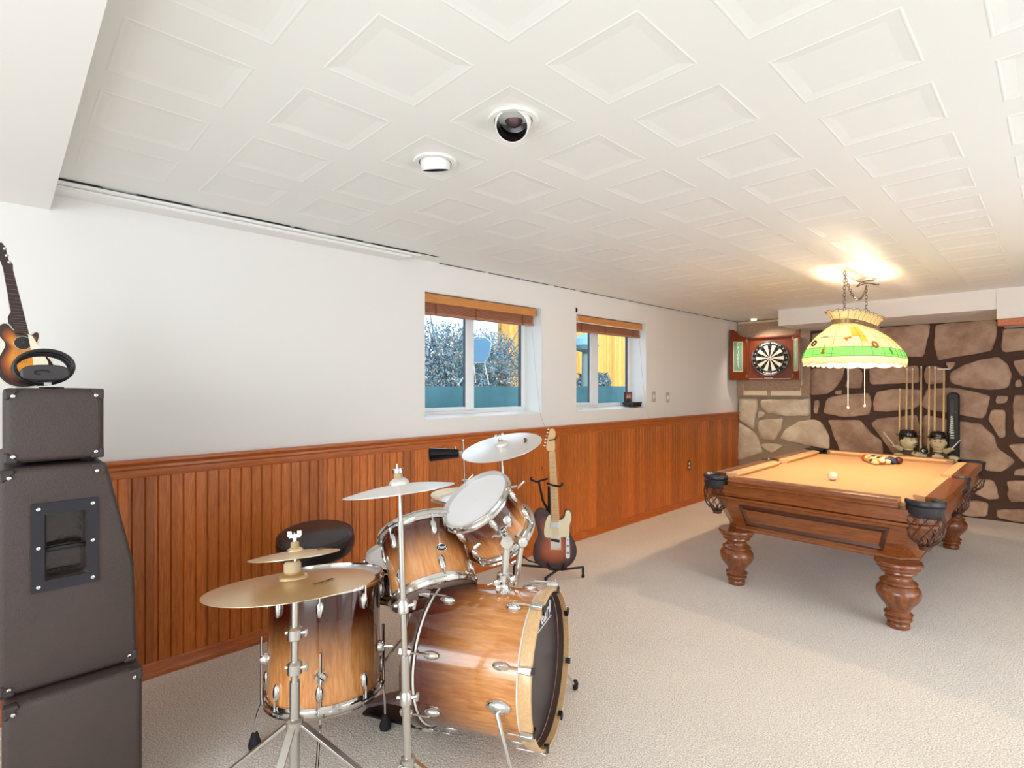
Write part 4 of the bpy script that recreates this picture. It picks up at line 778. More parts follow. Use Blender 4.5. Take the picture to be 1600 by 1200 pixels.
def nutat(t,c,ax,h0,kind='wing'):
    m=MB(); m.M=frame(c,ax,RV); m.lathe([(.0035,-.01),(.0035,h0+.028)],8)
    if kind=='wing': m.lathe([(.007,h0),(.007,h0+.012)],12); m.box((-.018,-.003,h0+.012),(.018,.003,h0+.022)); m.box((-.022,-.003,h0+.018),(-.010,.003,h0+.032)); m.box((.010,-.003,h0+.018),(.022,.003,h0+.032))
    else: m.lathe([(.016,h0),(.017,h0+.004),(.017,h0+.013),(.015,h0+.015)],18)
    m.build('wing_nut',M_chrome,t)
    m=MB(); m.M=frame(c,ax); m.lathe([(.0135,h0-.024),(.014,h0-.022),(.0125,h0-.001)],14); m.build('felt_washer',mat('felt_tan','B59C74',.95),t)
aR=math.atan2(RV.y,RV.x)
b1=PD(460,1200,1.66); TIP=SP+V((0,0,.012))
t=stand('chrome cymbal stand nearest the camera, carrying the large and splash cymbals',(b1.x,b1.y),.330,SP+V((0,0,-.008)),.0155,(aR+.0,aR+PI,aR-PI*.5),.42,clampz=(.93*0+.70,.57),nut=False)
nutat(t,SP,V((-.20,.06,.975)),.030,'wing')
m=MB(); m.M=frame(CR,V((-.143,.054,.988))); m.lathe([(.024,.018),(.026,.022),(.026,.045),(.022,.052)],20); m.build('cymbal_spacer',mat('felt_beige','CDBA98',.9),t)
b2_=PD(641,1200,1.60); t=stand('chrome cymbal stand in the middle, carrying the edge-on cymbal',(b2_.x,b2_.y),.26,C2+V((0,0,-.004)),.0125,(aR+.22,aR+PI+.10,aR-PI*.55),.27,clampz=(.40,.66),nut=False)
nutat(t,C2,n2,.034,'disc')
b3=PD(797,940,2.62); t=stand('chrome cymbal stand behind the smaller rack tom, carrying the highest cymbal',(b3.x,b3.y),.24,RD,.011,(aR+.8,aR+2.9,aR-1.3),.26,clampz=(.80,),nut=False)
nutat(t,RD,V((.001,-.28,.96)),.022,'wing')
m=MB(); c=PD(792,763,2.55); m.tube([c,c+RV*.05+UV*.01],.007,8); m.tube([c+RV*.05-UV*.0,c+RV*.085+UV*.035],.005,8); m.M=frame(c,UV); m.lathe([(.018,-.02),(.020,.015)],14); m.build('tilter',M_chrome,t)
b4=HH; t=stand('chrome hi-hat stand behind the rack toms',(b4.x,b4.y),.22,HH+V((-.01,0,-.05)),.012,(aR+.5,aR+2.6,aR-1.6),.26,clampz=(),nut=False,name='hi_hat_stand')
m=MB(); rt_=PD(723.5,688,2.79); m.tube([HH-V((0,0,.06)),rt_],.0038,8); m.sphere(tuple(rt_),.006); m.build('pull_rod',M_chrome,t)
m=MB(); c=HH+(rt_-HH)*.10; m.M=frame(c,UV); m.lathe([(.010,-.02),(.014,-.015),(.013,.02),(.016,.024),(.016,.045),(.009,.05)],16); m.M=I4; m.tube([c+UV*.03,c+RV*.045+UV*.075],.005,8); m.build('clutch',M_chrome,t)
# cowbell on the hi-hat rod
c0=PD(671,710.5,2.76); c1=PD(716,708.5,2.80); t=thing('cowbell','black and chrome tapered cowbell left of the highest cymbal','cowbell',tuple(c1)); ax=(c1-c0).normalized(); Ln=(c1-c0).length
m=MB(); m.M=frame(c0,ax,UV); m.lathe([(.034,.002),(.037,0),(.023,Ln),(.001,Ln+.002)],28,cap=False); m.lathe([(.034,.002),(.020,Ln-.01),(.001,Ln-.01)],28,cap=False); m.build('bell',mat('cowbell_black','2B2A2E',.16,.85),t)
m=MB(); m.tube([c1-ax*.01,c1+ax*.035],.011,10); m.tube([c1-ax*.018-UV*.02,c1-ax*.018+UV*.038],.006,8); m.build('mount_clamp',M_chrome,t)
# ================================================================ ELECTRIC GUITAR ON STAND
def tele():
    G=PD(868,888.5,3.80); k=.00099; rot=Matrix.Rotation(math.radians(-6),4,'X')
    Bx=Matrix((RV,FV,UV)).transposed().to_4x4(); Bx.translation=G; M=Bx@rot      # x right, y away from viewer, z up
    t=thing('electric_guitar','sunburst electric guitar with cream pickguard and maple neck on a black stand','guitar',M=M)
    A=lambda L:[((x-315)*k,(1058-y)*k) for x,y in L]
    def sm(P,it=2):
        for _ in range(it):
            Q=[]
            for i in range(len(P)): a,b=P[i],P[(i+1)%len(P)]; Q+=[(a[0]*.75+b[0]*.25,a[1]*.75+b[1]*.25),(a[0]*.25+b[0]*.75,a[1]*.25+b[1]*.75)]
            P=Q
        return P
    body=sm(A([(282,668),(245,632),(200,622),(165,655),(160,705),(188,780),(192,830),(165,880),(150,950),(158,1005),(200,1042),(260,1062),(330,1064),(400,1052),(448,1012),(473,955),(468,890),(442,840),(420,800),(422,755),(440,700),(436,655),(412,630),(385,642),(378,680),(352,705),(300,705)]))
    m=MB(); m.M=M; m.prism(body,0,.044,'XZ'); m.build('body',mat('tele_side','140D12',.2,coat=.7),t,bevel=.004)
    c=(0,.155); m=MB(); m.M=M; n=len(body); rings=[.985,.9,.8,.7,.6,.45,.3,.15]; vs=[];fs=[]
    for r in rings: vs+=[(c[0]+(a-c[0])*r,-.0012,c[1]+(b-c[1])*r) for a,b in body]
    vs.append((c[0],-.0012,c[1]))
    for j in range(len(rings)-1):
        for i in range(n): fs.append((j*n+i,j*n+(i+1)%n,(j+1)*n+(i+1)%n,(j+1)*n+i))
    for i in range(n): fs.append(((len(rings)-1)*n+i,(len(rings)-1)*n+(i+1)%n,len(rings)*n))
    m.add(vs,fs); o=m.build('body_top',bpy.data.materials.get('tele_burst') or telemat(),t,smooth=0); a_=o.data.attributes.new('burst','FLOAT','POINT'); a_.data.foreach_set('value',[r for r in rings for _ in range(n)]+[0.])
    def pl(L,y0,y1,name,mt,par=t,s=0,it=0,bev=0): m=MB(); m.M=M; m.prism(sm(A(L),it) if it else A(L),y0,y1,'XZ'); return m.build(name,mt,par,smooth=s,bevel=bev)
    pl([(288,672),(262,678),(240,740),(232,800),(240,838),(300,838),(400,832),(418,832),(418,800),(418,755),(436,700),(432,660),(412,636),(392,650),(388,690),(360,712),(340,712),(340,690)],-.0035,-.001,'pickguard',mat('tele_guard','EFE3BE',.35),it=1)
    nk=pl([(272,215),(318,212),(345,720),(288,722)],-.012,.012,'neck',mat('maple_neck','E2BC84',.35,coat=.3),bev=.003)
    hd=pl([(272,215),(250,195),(262,130),(278,55),(300,40),(318,55),(325,75),(316,130),(320,165),(318,212)],-.006,.008,'headstock',MATS['maple_neck'],it=1,bev=.002)
    m=MB(); m.M=M
    for j in range(1,20):
        f=(1-2**(-j/12))/(1-2**(-20/12)); a=V(A([(272,215)])[0]).lerp(V(A([(288,722)])[0]),f); b=V(A([(318,212)])[0]).lerp(V(A([(345,720)])[0]),f); m.tube([(a.x,-.0125,a.y),(b.x,-.0125,b.y)],.0008,5)
    for f in (.18,.3,.4,.49,.64,.69,.78):
        a=V(A([(295,213)])[0]).lerp(V(A([(316,721)])[0]),f); m.sphere((a.x,-.0118,a.y),.003,8,6,(1,.4,1))
    m.build('frets',mat('fret_dark','9A7C55',.3,.5),nk)
    for j in range(6):
        x,y=258-j*3.2+22-4,52+j*24; q=A([(276-j*6.0,50+j*24.5)])[0]; m=MB(); m.M=M; m.rod((q[0]+.012,0,q[1]),(q[0]-.004,0,q[1]),.0025,None,8); m.sphere((q[0]-.008,0,q[1]),.0065,10,8,(1,.7,.9)); m.build('tuning_peg',M_chrome,hd)
    pk=MB(); pk.M=M; a,b=A([(280,768),(345,728)]); pk.box((a[0],-.010,a[1]),(b[0],-.002,b[1])); pk.build('neck_pickup',mat('pickup_chrome','DADDE6',.25,.7),t,smooth=0,bevel=.002)
    a,b=A([(280,925),(355,832)]); m=MB(); m.M=M; m.box((a[0],-.0045,a[1]),(b[0],-.001,b[1])); br=m.build('bridge_plate',M_chrome,t,smooth=0,bevel=.001)
    m=MB(); m.M=M@Matrix.Translation((0,-.006,A([(318,858)])[0][1]))@Matrix.Rotation(math.radians(10),4,'Y'); m.box((-.032,-.004,-.010),(.032,.003,.010)); m.build('bridge_pickup',M_black,br,bevel=.004)
    m=MB(); m.M=M
    for j in range(3): a=A([(296+j*22,915)])[0]; m.rod((a[0]-.008,-.009,a[1]),(a[0]+.008,-.009,a[1]),.005,None,10)
    m.build('saddles',M_brass,br)
    cp=pl([(392,836),(408,832),(418,840),(420,975),(414,984),(400,986),(390,975)],-.0045,-.001,'control_plate',M_white)
    m=MB(); m.M=M
    ks=mat('knob_steel','8E8E94',.3,.8)
    for y in (895,945): m=MB(); a=A([(405,y)])[0]; m.M=M@frame(V((a[0],-.004,a[1])),V((0,-1,0))); m.lathe([(.008,0),(.008,.012),(.007,.014)],14); m.build('control_knob',ks,cp)
    m=MB(); a=A([(404,858)])[0]; m.M=M; m.rod((a[0],-.004,a[1]),(a[0]+.004,-.02,a[1]+.01),.003); m.build('pickup_switch',ks,cp)
    m=MB(); m.M=M
    for j in range(6): a,b=A([(284+j*6,218),(292+j*10,905)]); m.tube([(a[0],-.0145,a[1]),(b[0],-.013,b[1])],.0004,4)
    m.build('strings',M_chromed,t)
    m=MB(); m.M=M; a,b=A([(278,132),(334,105)]); m.tube([(a[0]-.004,-.016,a[1]),(.0,-.018,(a[1]+b[1])/2-.006),(b[0],-.016,b[1])],.004,8); m.build('capo',M_black,t)
    # stand
    g=thing('guitar_stand','black folding guitar stand with two neck cradles and floor bar','guitar stand',tuple(PD(876,905,3.86)*1)); W_=lambda x,y,d=3.92: PD(x,y,d)
    zf=lambda v:V((v.x,v.y,max(v.z,.012)))
    m=MB(); m.tube([W_(858,760),W_(858,800),W_(866,860),zf(W_(872,890))],.011,10); m.build('upright',M_black,g)
    m=MB(); m.tube([W_(842,752),W_(848,782),W_(858,800)],.009,10); m.build('upright',M_black,g)
    m=MB(); m.tube([W_(829,749),W_(838,753),W_(848,750),W_(856,748)],.0075,10); m.tube([W_(831,745),W_(829,749),W_(832,752)],.007,8); m.build('cradle',M_rubber,g)
    m=MB(); m.tube([W_(855,755),W_(860,757,3.86),W_(866,759,3.80),W_(874,760,3.78),W_(879,757,3.76)],.0075,10); m.tube([W_(878,754,3.76),W_(879,757,3.76),W_(875,760,3.76)],.007,8); m.build('cradle',M_rubber,g)
    m=MB(); m.tube([PD(803,882,3.86),PD(850,886,3.84),PD(878,890,3.80),PD(912,886,3.86)],.0085,10); bb=m.build('cross_bar',M_black,g)
    for px,py,d in ((803,884,3.86),(911,887,3.86)): q=PD(px,py,d); m=MB(); m.tube([V((q.x,q.y,q.z)),V((q.x,q.y,.012))],.009,8); m.sphere((q.x,q.y,.012),.012); m.build('rubber_foot',M_rubber,g)
    m=MB(); a=PD(858,889,3.73); m.tube([PD(866,890,3.86),a+V((0,0,0)),a+V((0,0,.018))],.008,8); a=PD(884,889,3.73); m.tube([PD(872,890,3.86),a,a+V((0,0,.018))],.008,8); m.build('body_rest',M_rubber,g)
    q=PD(853,905,3.80); m=MB(); m.tube([PD(872,890,3.86),V((q.x,q.y,.02))],.009,8); m.sphere((q.x,q.y,.014),.013); m.build('leg',M_black,g)
    m=MB(); m.tube([PD(866,862,3.9),PD(840,880,3.95),PD(826,876,3.98),PD(808,862,4.0)],.006,8); m.build('support_hoop',M_black,g)
def telemat():
    sb=bpy.data.materials.new('tele_burst'); sb.use_nodes=True; N=sb.node_tree.nodes; L=sb.node_tree.links; b=N['Principled BSDF']; b.inputs['Roughness'].default_value=.18; b.inputs['Coat Weight'].default_value=.6
    at=N.new('ShaderNodeAttribute'); at.attribute_name='burst'; cr=N.new('ShaderNodeValToRGB'); e=cr.color_ramp.elements; e[0].position=.2; e[0].color=srgb('C0622C'); e[1].position=1; e[1].color=srgb('15121C')
    x=e.new(.5); x.color=srgb('A04A28'); x=e.new(.78); x.color=srgb('4A1F22'); L.new(at.outputs['Fac'],cr.inputs[0]); L.new(cr.outputs[0],b.inputs['Base Color']); return sb
tele()
# ================================================================ POOL TABLE
TX,TY=1.925,4.825; HX,HY=.680,1.185; TZ=.76; PZT=.724
def pool():
    t=thing('pool_table','carved mahogany pool table with tan-orange cloth and leather net pockets','pool table',(TX,TY,0)); T=Matrix.Translation((TX,TY,0))
    cx,cy=HX-.165,HY-.165   # playing field half size
    m=MB(); m.M=T; k=.05
    poly=[(-cx-.04,-cy-.04+k),(-cx-.04+k,-cy-.04),(cx+.04-k,-cy-.04),(cx+.04,-cy-.04+k),(cx+.04,cy+.04-k),(cx+.04-k,cy+.04),(-cx-.04+k,cy+.04),(-cx-.04,cy+.04-k)]
    m.prism(poly,PZT-.03,PZT,'XY'); m.build('playing_surface',M_cloth,t,smooth=0)
    # rails: six lengths, each wood with its own cushion; profile u outward from cushion nose
    def rail(a,b,nrm,wm):
        """a,b ends on the field edge, nrm outward"""
        a=V(a+(0,)); b=V(b+(0,)); n=V(nrm+(0,)); d=(b-a).normalized(); F=T@Matrix(((n.x,d.x,0,a.x),(n.y,d.y,0,a.y),(0,0,1,0),(0,0,0,1))); L=(b-a).length
        m=MB(); m.M=F; P=[(.068,PZT),(.068,TZ-.001),(.074,TZ),(.150,TZ),(.158,TZ-.004),(.163,TZ-.012),(.165,TZ-.024),(.158,TZ-.028),(.158,TZ-.034),(.163,TZ-.038),(.163,TZ-.048),(.150,TZ-.056),(.140,TZ-.060),(.140,TZ-.125),(.10,TZ-.125),(.10,PZT)]
        m.prism(P,0,L,'XZ'); r=m.build('rail',wm,t,smooth=25)
        m=MB(); m.M=F; cut=.045
        pr=[(.0,TZ-.012),(.004,TZ-.004),(.012,TZ),(.068,TZ+.0008),(.068,PZT),(.020,PZT+.0)]
        vs=[(u,(0 if u>.06 else cut*(1-u/.068)) ,z) for u,z in pr]+[(u,L-(0 if u>.06 else cut*(1-u/.068)),z) for u,z in pr]; n_=len(pr)
        m.add(vs,[tuple(range(n_)),tuple(range(2*n_-1,n_-1,-1))]+[(i,(i+1)%n_,n_+(i+1)%n_,n_+i) for i in range(n_)]); m.build('cushion',M_cloth,r,smooth=30)
    g=.060; sg=.062
    rail((-cx+g-.03,-cy),(cx-g+.03,-cy),(0,-1),M_mahog); rail((cx-g+.03,cy),(-cx+g-.03,cy),(0,1),M_mahog)
    for s_ in (1,-1):
        for y0,y1 in ((-cy+g-.03,-sg),(sg,cy-g+.03)):
            if s_>0: rail((cx,y0),(cx,y1),(1,0),M_mahogy)
            else: rail((-cx,y1),(-cx,y0),(-1,0),M_mahogy)
    # body under the rails: bead, then tapering apron with chamfered corners
    def ring(hx,hy,c,z): return [(-hx+c,-hy,z),(hx-c,-hy,z),(hx,-hy+c,z),(hx,hy-c,z),(hx-c,hy,z),(-hx+c,hy,z),(-hx,hy-c,z),(-hx,-hy+c,z)]
    def loft(name,rs,mt,cap=True,sm=0,par=t):
        m=MB(); m.M=T; vs=[];fs=[]
        for r in rs: vs+=r
        for j in range(len(rs)-1):
            for i in range(8): fs.append((j*8+i,j*8+(i+1)%8,(j+1)*8+(i+1)%8,(j+1)*8+i))
        if cap: fs+=[tuple(range(7,-1,-1)),tuple((len(rs)-1)*8+i for i in range(8))]
        m.add(vs,fs); return m.build(name,mt,par,smooth=sm)
    loft('slate_bed',[ring(HX-.03,HY-.03,.07,.636),ring(HX-.03,HY-.03,.07,.700)],M_mahog)
    loft('bead_moulding',[ring(HX-.040,HY-.040,.06,.598),ring(HX-.030,HY-.030,.06,.606),ring(HX-.030,HY-.030,.06,.620),ring(HX-.040,HY-.040,.06,.624),ring(HX-.024,HY-.024,.06,.632),ring(HX-.024,HY-.024,.06,.637)],M_mahog,sm=25)
    A0,A1=(HX-.048,HY-.050,.075,.600),(HX-.128,HY-.118,.085,.388)
    ap=loft('apron',[ring(*A1),ring(*A0)],M_mahog)
    loft('bottom_band',[ring(HX-.124,HY-.114,.085,.382),ring(HX-.120,HY-.110,.085,.391),ring(HX-.124,HY-.114,.085,.400)],M_mahog,sm=25)
    def P_(side,s_,z,h):   # point on a tapering apron face: s_ along, z height, h outward
        f=(z-A1[3])/(A0[3]-A1[3]); hx=A1[0]+(A0[0]-A1[0])*f; hy=A1[1]+(A0[1]-A1[1])*f
        return {0:(s_*hx,-hy-h,z),1:(hx+h,s_*hy,z),2:(-s_*hx,hy+h,z),3:(-hx-h,-s_*hy,z)}[side]
    for side in range(4):
        e=.70 if side%2==0 else .82
        m=MB(); m.M=T; z0,z1=.425,.572
        frames=[(0,0),(0,.006),(.012,.010),(.022,.004),(.030,-.001)]; vs=[];fs=[]
        for d,h in frames:
            du=d/(A0[0] if side%2==0 else A0[1])
            vs+=[P_(side,-e+du,z0+d,h+.001),P_(side,e-du,z0+d,h+.001),P_(side,e-du,z1-d,h+.001),P_(side,-e+du,z1-d,h+.001)]
        for j in range(len(frames)-1):
            for q in range(4): fs.append((4*j+q,4*j+(q+1)%4,4*j+4+(q+1)%4,4*j+4+q))
        m.add(vs,fs); m.build('panel_moulding',mat('moulding_dark','4E2410',.3,coat=.4),ap,smooth=0)
        m=MB(); m.M=T; d=.030; du=d/(A0[0] if side%2==0 else A0[1]); m.add([P_(side,-e+du,z0+d,.002),P_(side,e-du,z0+d,.002),P_(side,e-du,z1-d,.002),P_(side,-e+du,z1-d,.002)],[(0,1,2,3)]); m.build('panel',M_mahog if side%2==0 else M_mahogy,ap,smooth=0)
    # turned legs
    lp=[(.052,0),(.056,.004),(.056,.028),(.050,.034),(.053,.040),(.064,.046),(.068,.054),(.066,.060),(.058,.066),(.060,.070),(.070,.076),(.072,.084),(.064,.092),(.057,.100),(.062,.118),(.078,.140),(.096,.162),(.108,.186),(.112,.206),(.108,.226),(.096,.244),(.084,.254),(.082,.258),(.094,.262),(.092,.268),(.080,.276),(.068,.286),(.064,.300),(.070,.312),(.084,.318),(.090,.326),(.088,.334),(.094,.338),(.104,.346),(.106,.352),(.102,.358),(.110,.362),(.118,.370),(.120,.378),(.114,.388)]
    for sx in (-1,1):
        for sy in (-1,1):
            m=MB(); m.M=T@Matrix.Translation((sx*.470,sy*1.075,0)); m.lathe(lp,48); m.build('leg',M_mahogz,t,smooth=50)
    # pockets
    def pocket(c,ang,side=False):
        r=.088 if not side else .072; spread=math.radians(118 if not side else 92); a0,a1=ang-spread,ang+spread
        C=T@Matrix.Translation((c[0],c[1],0)); m=MB(); m.M=C
        m.lathe([(r-.020,.672),(r-.022,TZ-.008),(r-.012,TZ+.004),(r+.002,TZ+.005),(r+.007,TZ-.004),(r+.006,TZ-.020),(r-.002,TZ-.028),(r+.003,TZ-.034),(r-.001,.690),(r-.010,.668),(r-.020,.672)],28,cap=False,a0=a0,a1=a1)
        p=m.build('pocket',M_pocket,t,smooth=40)
        m=MB(); m.M=C; m.lathe([(r-.02,PZT+.003),(r-.03,.68),(.001,.665)],28,cap=False); m.build('pocket_hole',mat('pocket_inside','0D0A09',.8),p)
        m=MB(); m.M=C; zt,zb=.690,.500
        def rad(f): return (r-.006)*(1+.10*math.sin(min(f*1.6,1)*PI))*(1 if f<.62 else max(.30,math.cos((f-.62)/.38*PI/2*.86)))
        N_=11
        for d in (1,-1):
            for i in range(N_):
                pts=[]
                for j in range(15):
                    f=j/14; a=2*PI*i/N_+d*f*1.55; q=rad(f); pts.append((q*math.cos(a),q*math.sin(a),zt+(zb-zt)*f))
                m.tube(pts,.0038,5,flat=.6)
        m.torus(.030,.006,zb+.002,16,6); m.lathe([(.024,zb),(.030,zb-.016),(.022,zb-.02),(.001,zb-.02)],14,cap=False)
        m.build('pocket_net',M_netl,p,smooth=50)
    ox,oy=HX-.082,HY-.082
    for sx,sy,a in ((1,-1,-45),(-1,-1,-135),(1,1,45),(-1,1,135)): pocket((sx*ox,sy*oy),math.radians(a))
    pocket((HX-.062,0),0,True); pocket((-HX+.062,0),PI,True)
pool()
# balls
def ball(loc,col,stripe,label,rot,group='pool balls racked at the far end of the table',R=.0305):
    nm={'':0}; m=MB(); t=MB(); ringn=16; seg=24
    M=Matrix.Translation(V(loc)+V((0,0,R)))@rot; t.M=M; vs=[];fs=[];mi=[]
    for j in range(ringn+1):
        p=-PI/2+PI*j/ringn
        for i in range(seg): a=2*PI*i/seg; vs.append((R*math.cos(p)*math.cos(a),R*math.cos(p)*math.sin(a),R*math.sin(p)))
    for j in range(ringn):
        z=math.sin(-PI/2+PI*(j+.5)/ringn); t.mi=1 if (stripe and abs(z)>.42) else 0
        k=len(t.v)
        t.add([vs[j*seg+i] for i in range(seg)]+[vs[(j+1)*seg+i] for i in range(seg)],[(i,(i+1)%seg,seg+(i+1)%seg,seg+i) for i in range(seg)])
    o=t.build('pool_ball',[mat('ball_'+col,col,.12,coat=.6),mat('ball_cream','F0E2BC',.12,coat=.6)],smooth=180)
    import bmesh
    bm=bmesh.new(); bm.from_mesh(o.data); bmesh.ops.remove_doubles(bm,verts=bm.verts,dist=1e-5); bmesh.ops.recalc_face_normals(bm,faces=bm.faces); bm.to_mesh(o.data); bm.free()
    recenter(o,loc); tag(o,label,'pool ball',group); return o
c=PZ(1301,744,PZT+.03); o=ball((c.x,c.y,PZT),'F3E8CC',False,'white cue ball alone in the middle of the pool table',I4,None,R=.032)
if 'group' in o: del o['group']
cols=[('D9A520',1,'striped yellow'),('3A4468',1,'striped dark blue'),('B96A50',1,'striped red'),('E0A33A',0,'solid yellow'),('15131A',0,'solid black'),('4A2A5C',1,'striped purple'),('CC8A50',1,'striped orange'),('4A6A52',1,'striped green'),('6E2420',1,'striped maroon'),('24345E',0,'solid blue'),('B8402A',0,'solid red'),('513060',0,'solid purple'),('CC7326',0,'solid orange'),('2B5238',0,'solid green'),('5E2018',0,'solid maroon')]
pl=["front tip of the rack","second row of the rack, left","second row of the rack, right","third row of the rack, left","centre of the rack","third row of the rack, right","fourth row of the rack, left end","fourth row of the rack, second from left","fourth row of the rack, third from left","fourth row of the rack, right end","back row of the rack, left end","back row of the rack, second from left","middle of the back row of the rack","back row of the rack, fourth from left","back row of the rack, right end"]
ac=V((1.955,5.38,PZT)); k=0; D=.0615; rnd=random.Random(12)
for r in range(5):
    for i in range(r+1):
        p=ac+V(((i-r/2)*D,r*D*.866,0)); col,st,nm=cols[k]
        ball((p.x,p.y,PZT),col,bool(st),f'{nm} pool ball, {pl[k]}',Matrix.Rotation(rnd.uniform(0,6),4,'Z')@Matrix.Rotation(rnd.uniform(.3,1.3),4,'X')); k+=1
# ================================================================ STAINED GLASS LAMP
def lamp():
    LX,LY=1.95,4.765; t=thing('pendant_lamp','oblong stained glass lamp with green band hanging by chains over the pool table','pendant lamp',(LX,LY,1.55)); T=Matrix.Translation((LX,LY,0))
    cream=transl('glass_cream','FFF9DF',.66); green=transl('glass_green','A6E6A2',.64); yel=transl('glass_yellow','F2D678',.55); whi=transl('glass_white','FFF8E2',.62); amb=transl('glass_amber','FFF4CE',.62)
    N_=96
    _q=[2*PI*i/2880 for i in range(2881)]; _p=[(.285*math.copysign(abs(math.cos(a))**(2/2.8),math.cos(a)),.625*math.copysign(abs(math.sin(a))**(2/2.8),math.sin(a))) for a in _q]
    _s=[0.]
    for i in range(2880): _s.append(_s[-1]+math.dist(_p[i],_p[i+1]))
    def TH(i,n):
        x=_s[-1]*(i%n)/n; lo=0
        while _s[lo+1]<x: lo+=1
        return _q[lo]+(_q[lo+1]-_q[lo])*(x-_s[lo])/max(_s[lo+1]-_s[lo],1e-9)
    TB=[TH(i,96) for i in range(96)]
    def plan(th,a,b,n=2.6): c,s_=math.cos(th),math.sin(th); return (a*math.copysign(abs(c)**(2/n),c),b*math.copysign(abs(s_)**(2/n),s_))
    lev=[(.285,.625,1.572,2.8),(.292,.632,1.590,2.8),(.292,.632,1.606,2.8),(.288,.628,1.624,2.8),(.282,.622,1.642,2.8),(.268,.608,1.670,2.8),(.246,.586,1.706,2.8),(.214,.556,1.746,2.9),(.176,.520,1.784,3),(.132,.476,1.818,3.2),(.086,.430,1.848,3.6)]
    def pt(th,l,off=0):
        l=max(0,min(l,len(lev)-1.001)); i=int(l); f=l-i; a,b,z,n=[lev[i][q]*(1-f)+lev[i+1][q]*f for q in range(4)]; x,y=plan(th,a+off,b+off,n); return V((x,y,z))
    m=MB(); m.M=T
    vs=[];
    for j,(a,b,z,n) in enumerate(lev):
        for i in range(N_):
            th=TB[i]; x,y=plan(th,a,b,n); dz=0
            if j==0: dz=-.016*abs(math.sin(i*PI/4))-.004
            vs.append((x,y,z+dz))
    for j in range(len(lev)-1):
        for i in range(N_):
            mi=0
            if j==0 or j==1: mi=3
            if j in (2,3,4): mi=1
            if j in (6,7,8) and (i//4)%6==1: mi=2
            if j in (5,6) and (i//6)%5==2: mi=3
            m.mi=mi; k=(i+1)%N_; m.add([vs[j*N_+i],vs[j*N_+k],vs[(j+1)*N_+k],vs[(j+1)*N_+i]],[(0,1,2,3)])
    sh=m.build('lamp_shade',[cream,green,yel,whi,amb],t,smooth=0)
    import bmesh
    bm=bmesh.new(); bm.from_mesh(sh.data); bmesh.ops.remove_doubles(bm,verts=bm.verts,dist=1e-5); bmesh.ops.recalc_face_normals(bm,faces=bm.faces); bm.to_mesh(sh.data); bm.free(); sh.data.polygons.foreach_set('use_smooth',[True]*len(sh.data.polygons))
    so_=sh.modifiers.new('s','SOLIDIFY'); so_.thickness=.003
    m=MB(); m.M=T
    for l,r in ((2,.0016),(5,.0014),(3,.0010)): m.tube([pt(TB[i],l,.002) for i in range(96)],r,5,closed=True)
    for i in range(0,N_,4): m.tube([pt(TB[i],l,.0018) for l in [2,3,4,5]],.0010,5)
    for i in range(0,N_,6): m.tube([pt(TB[i],l,.0015) for l in [5,6,7,8,9,10]],.0009,5)
    m.tube([pt(TB[i],7,.0015) for i in range(96)],.0008,4,closed=True)
    m.build('lead_lines',M_lead,sh)
    m=MB(); m.M=T; rim=[]
    for i in range(N_): th=TB[i]; x,y=plan(th,.285,.625,2.8); rim.append((x,y,1.572-.016*abs(math.sin(i*PI/4))-.004))
    m.tube(rim,.003,6,closed=True); m.build('rim',mat('rim_cream','EADFAF',.5),sh)
    # crown gallery band and flared crown
    m=MB(); m.M=T; vs=[];fs=[]
    for a,b,z in ((.086,.430,1.848),(.092,.436,1.850),(.092,.436,1.880),(.086,.430,1.882)):
        for i in range(N_): x,y=plan(TB[i],a,b,3.6); vs.append((x,y,z))
    for j in range(3):
        for i in range(N_): k=(i+1)%N_; fs.append((j*N_+i,j*N_+k,(j+1)*N_+k,(j+1)*N_+i))
    m.add(vs,fs); gb=m.build('gallery_band',mat('band_brass','A08A4E',.35,.7),t,smooth=30)
    for i in range(0,N_,3):
        m=MB(); m.M=T; x,y=plan(TB[i],.094,.438,3.6); m.sphere((x,y,1.865),.010,8,6,(.7,.7,1)); m.build('band_stud',mat('stud_purple','8A7078',.4),gb)
    m=MB(); m.M=T; cl=[(.088,.432,1.880,3.6),(.094,.440,1.898,3.5),(.106,.454,1.917,3.4),(.126,.476,1.932,3.2)]; vs=[];fs=[]; NN=96
    for j,(a,b,z,n) in enumerate(cl):
        for i in range(NN):
            th=TB[i]; e=.010*abs(math.cos(i*PI/4)) if j==3 else 0; x,y=plan(th,a+(e if j==3 else 0),b+(e if j==3 else 0),n); vs.append((x,y,z+e*1.6))
    for j in range(3):
        for i in range(NN): k=(i+1)%NN; fs.append((j*NN+i,j*NN+k,(j+1)*NN+k,(j+1)*NN+i))
    m.add(vs,fs); cr=m.build('crown',amb,t,smooth=60); s2=cr.modifiers.new('s','SOLIDIFY'); s2.thickness=.003
    m=MB(); m.M=T
    for q in range(24):
        i=q*4; m.tube([V(vs[j*NN+i])*1.0+V((0,0,.001)) for j in range(4)],.0016,5)
    m.tube([vs[3*NN+i] for i in range(NN)],.0016,5,closed=True); m.build('crown_lead',M_lead,cr)
    # small motifs leaded into the shade, on the near end and right long side
    def motif(th,l,shape,mt,name='motif'):
        P=pt(th,l,.006); du=(pt(th+.04,l,.004)-pt(th-.04,l,.004)).normalized(); dv=(pt(th,l+.3,.004)-pt(th,l-.3,.004)).normalized(); 
        if du.dot(RV)<0: du=-du
        m=MB(); m.M=T; F=lambda u,v: P+du*u+dv*v; shape(m,F); m.build(name,mt,sh,smooth=0)
    def ringm(R,r): return lambda m,F: m.tube([F(R*math.cos(a*PI/12),R*math.sin(a*PI/12)) for a in range(24)],r,6,closed=True)
    def polym(L,s_=.001): 
        def f(m,F): m.add([F(u*s_,v*s_) for u,v in L],[tuple(range(len(L)))])
        return f
    near=-PI/2
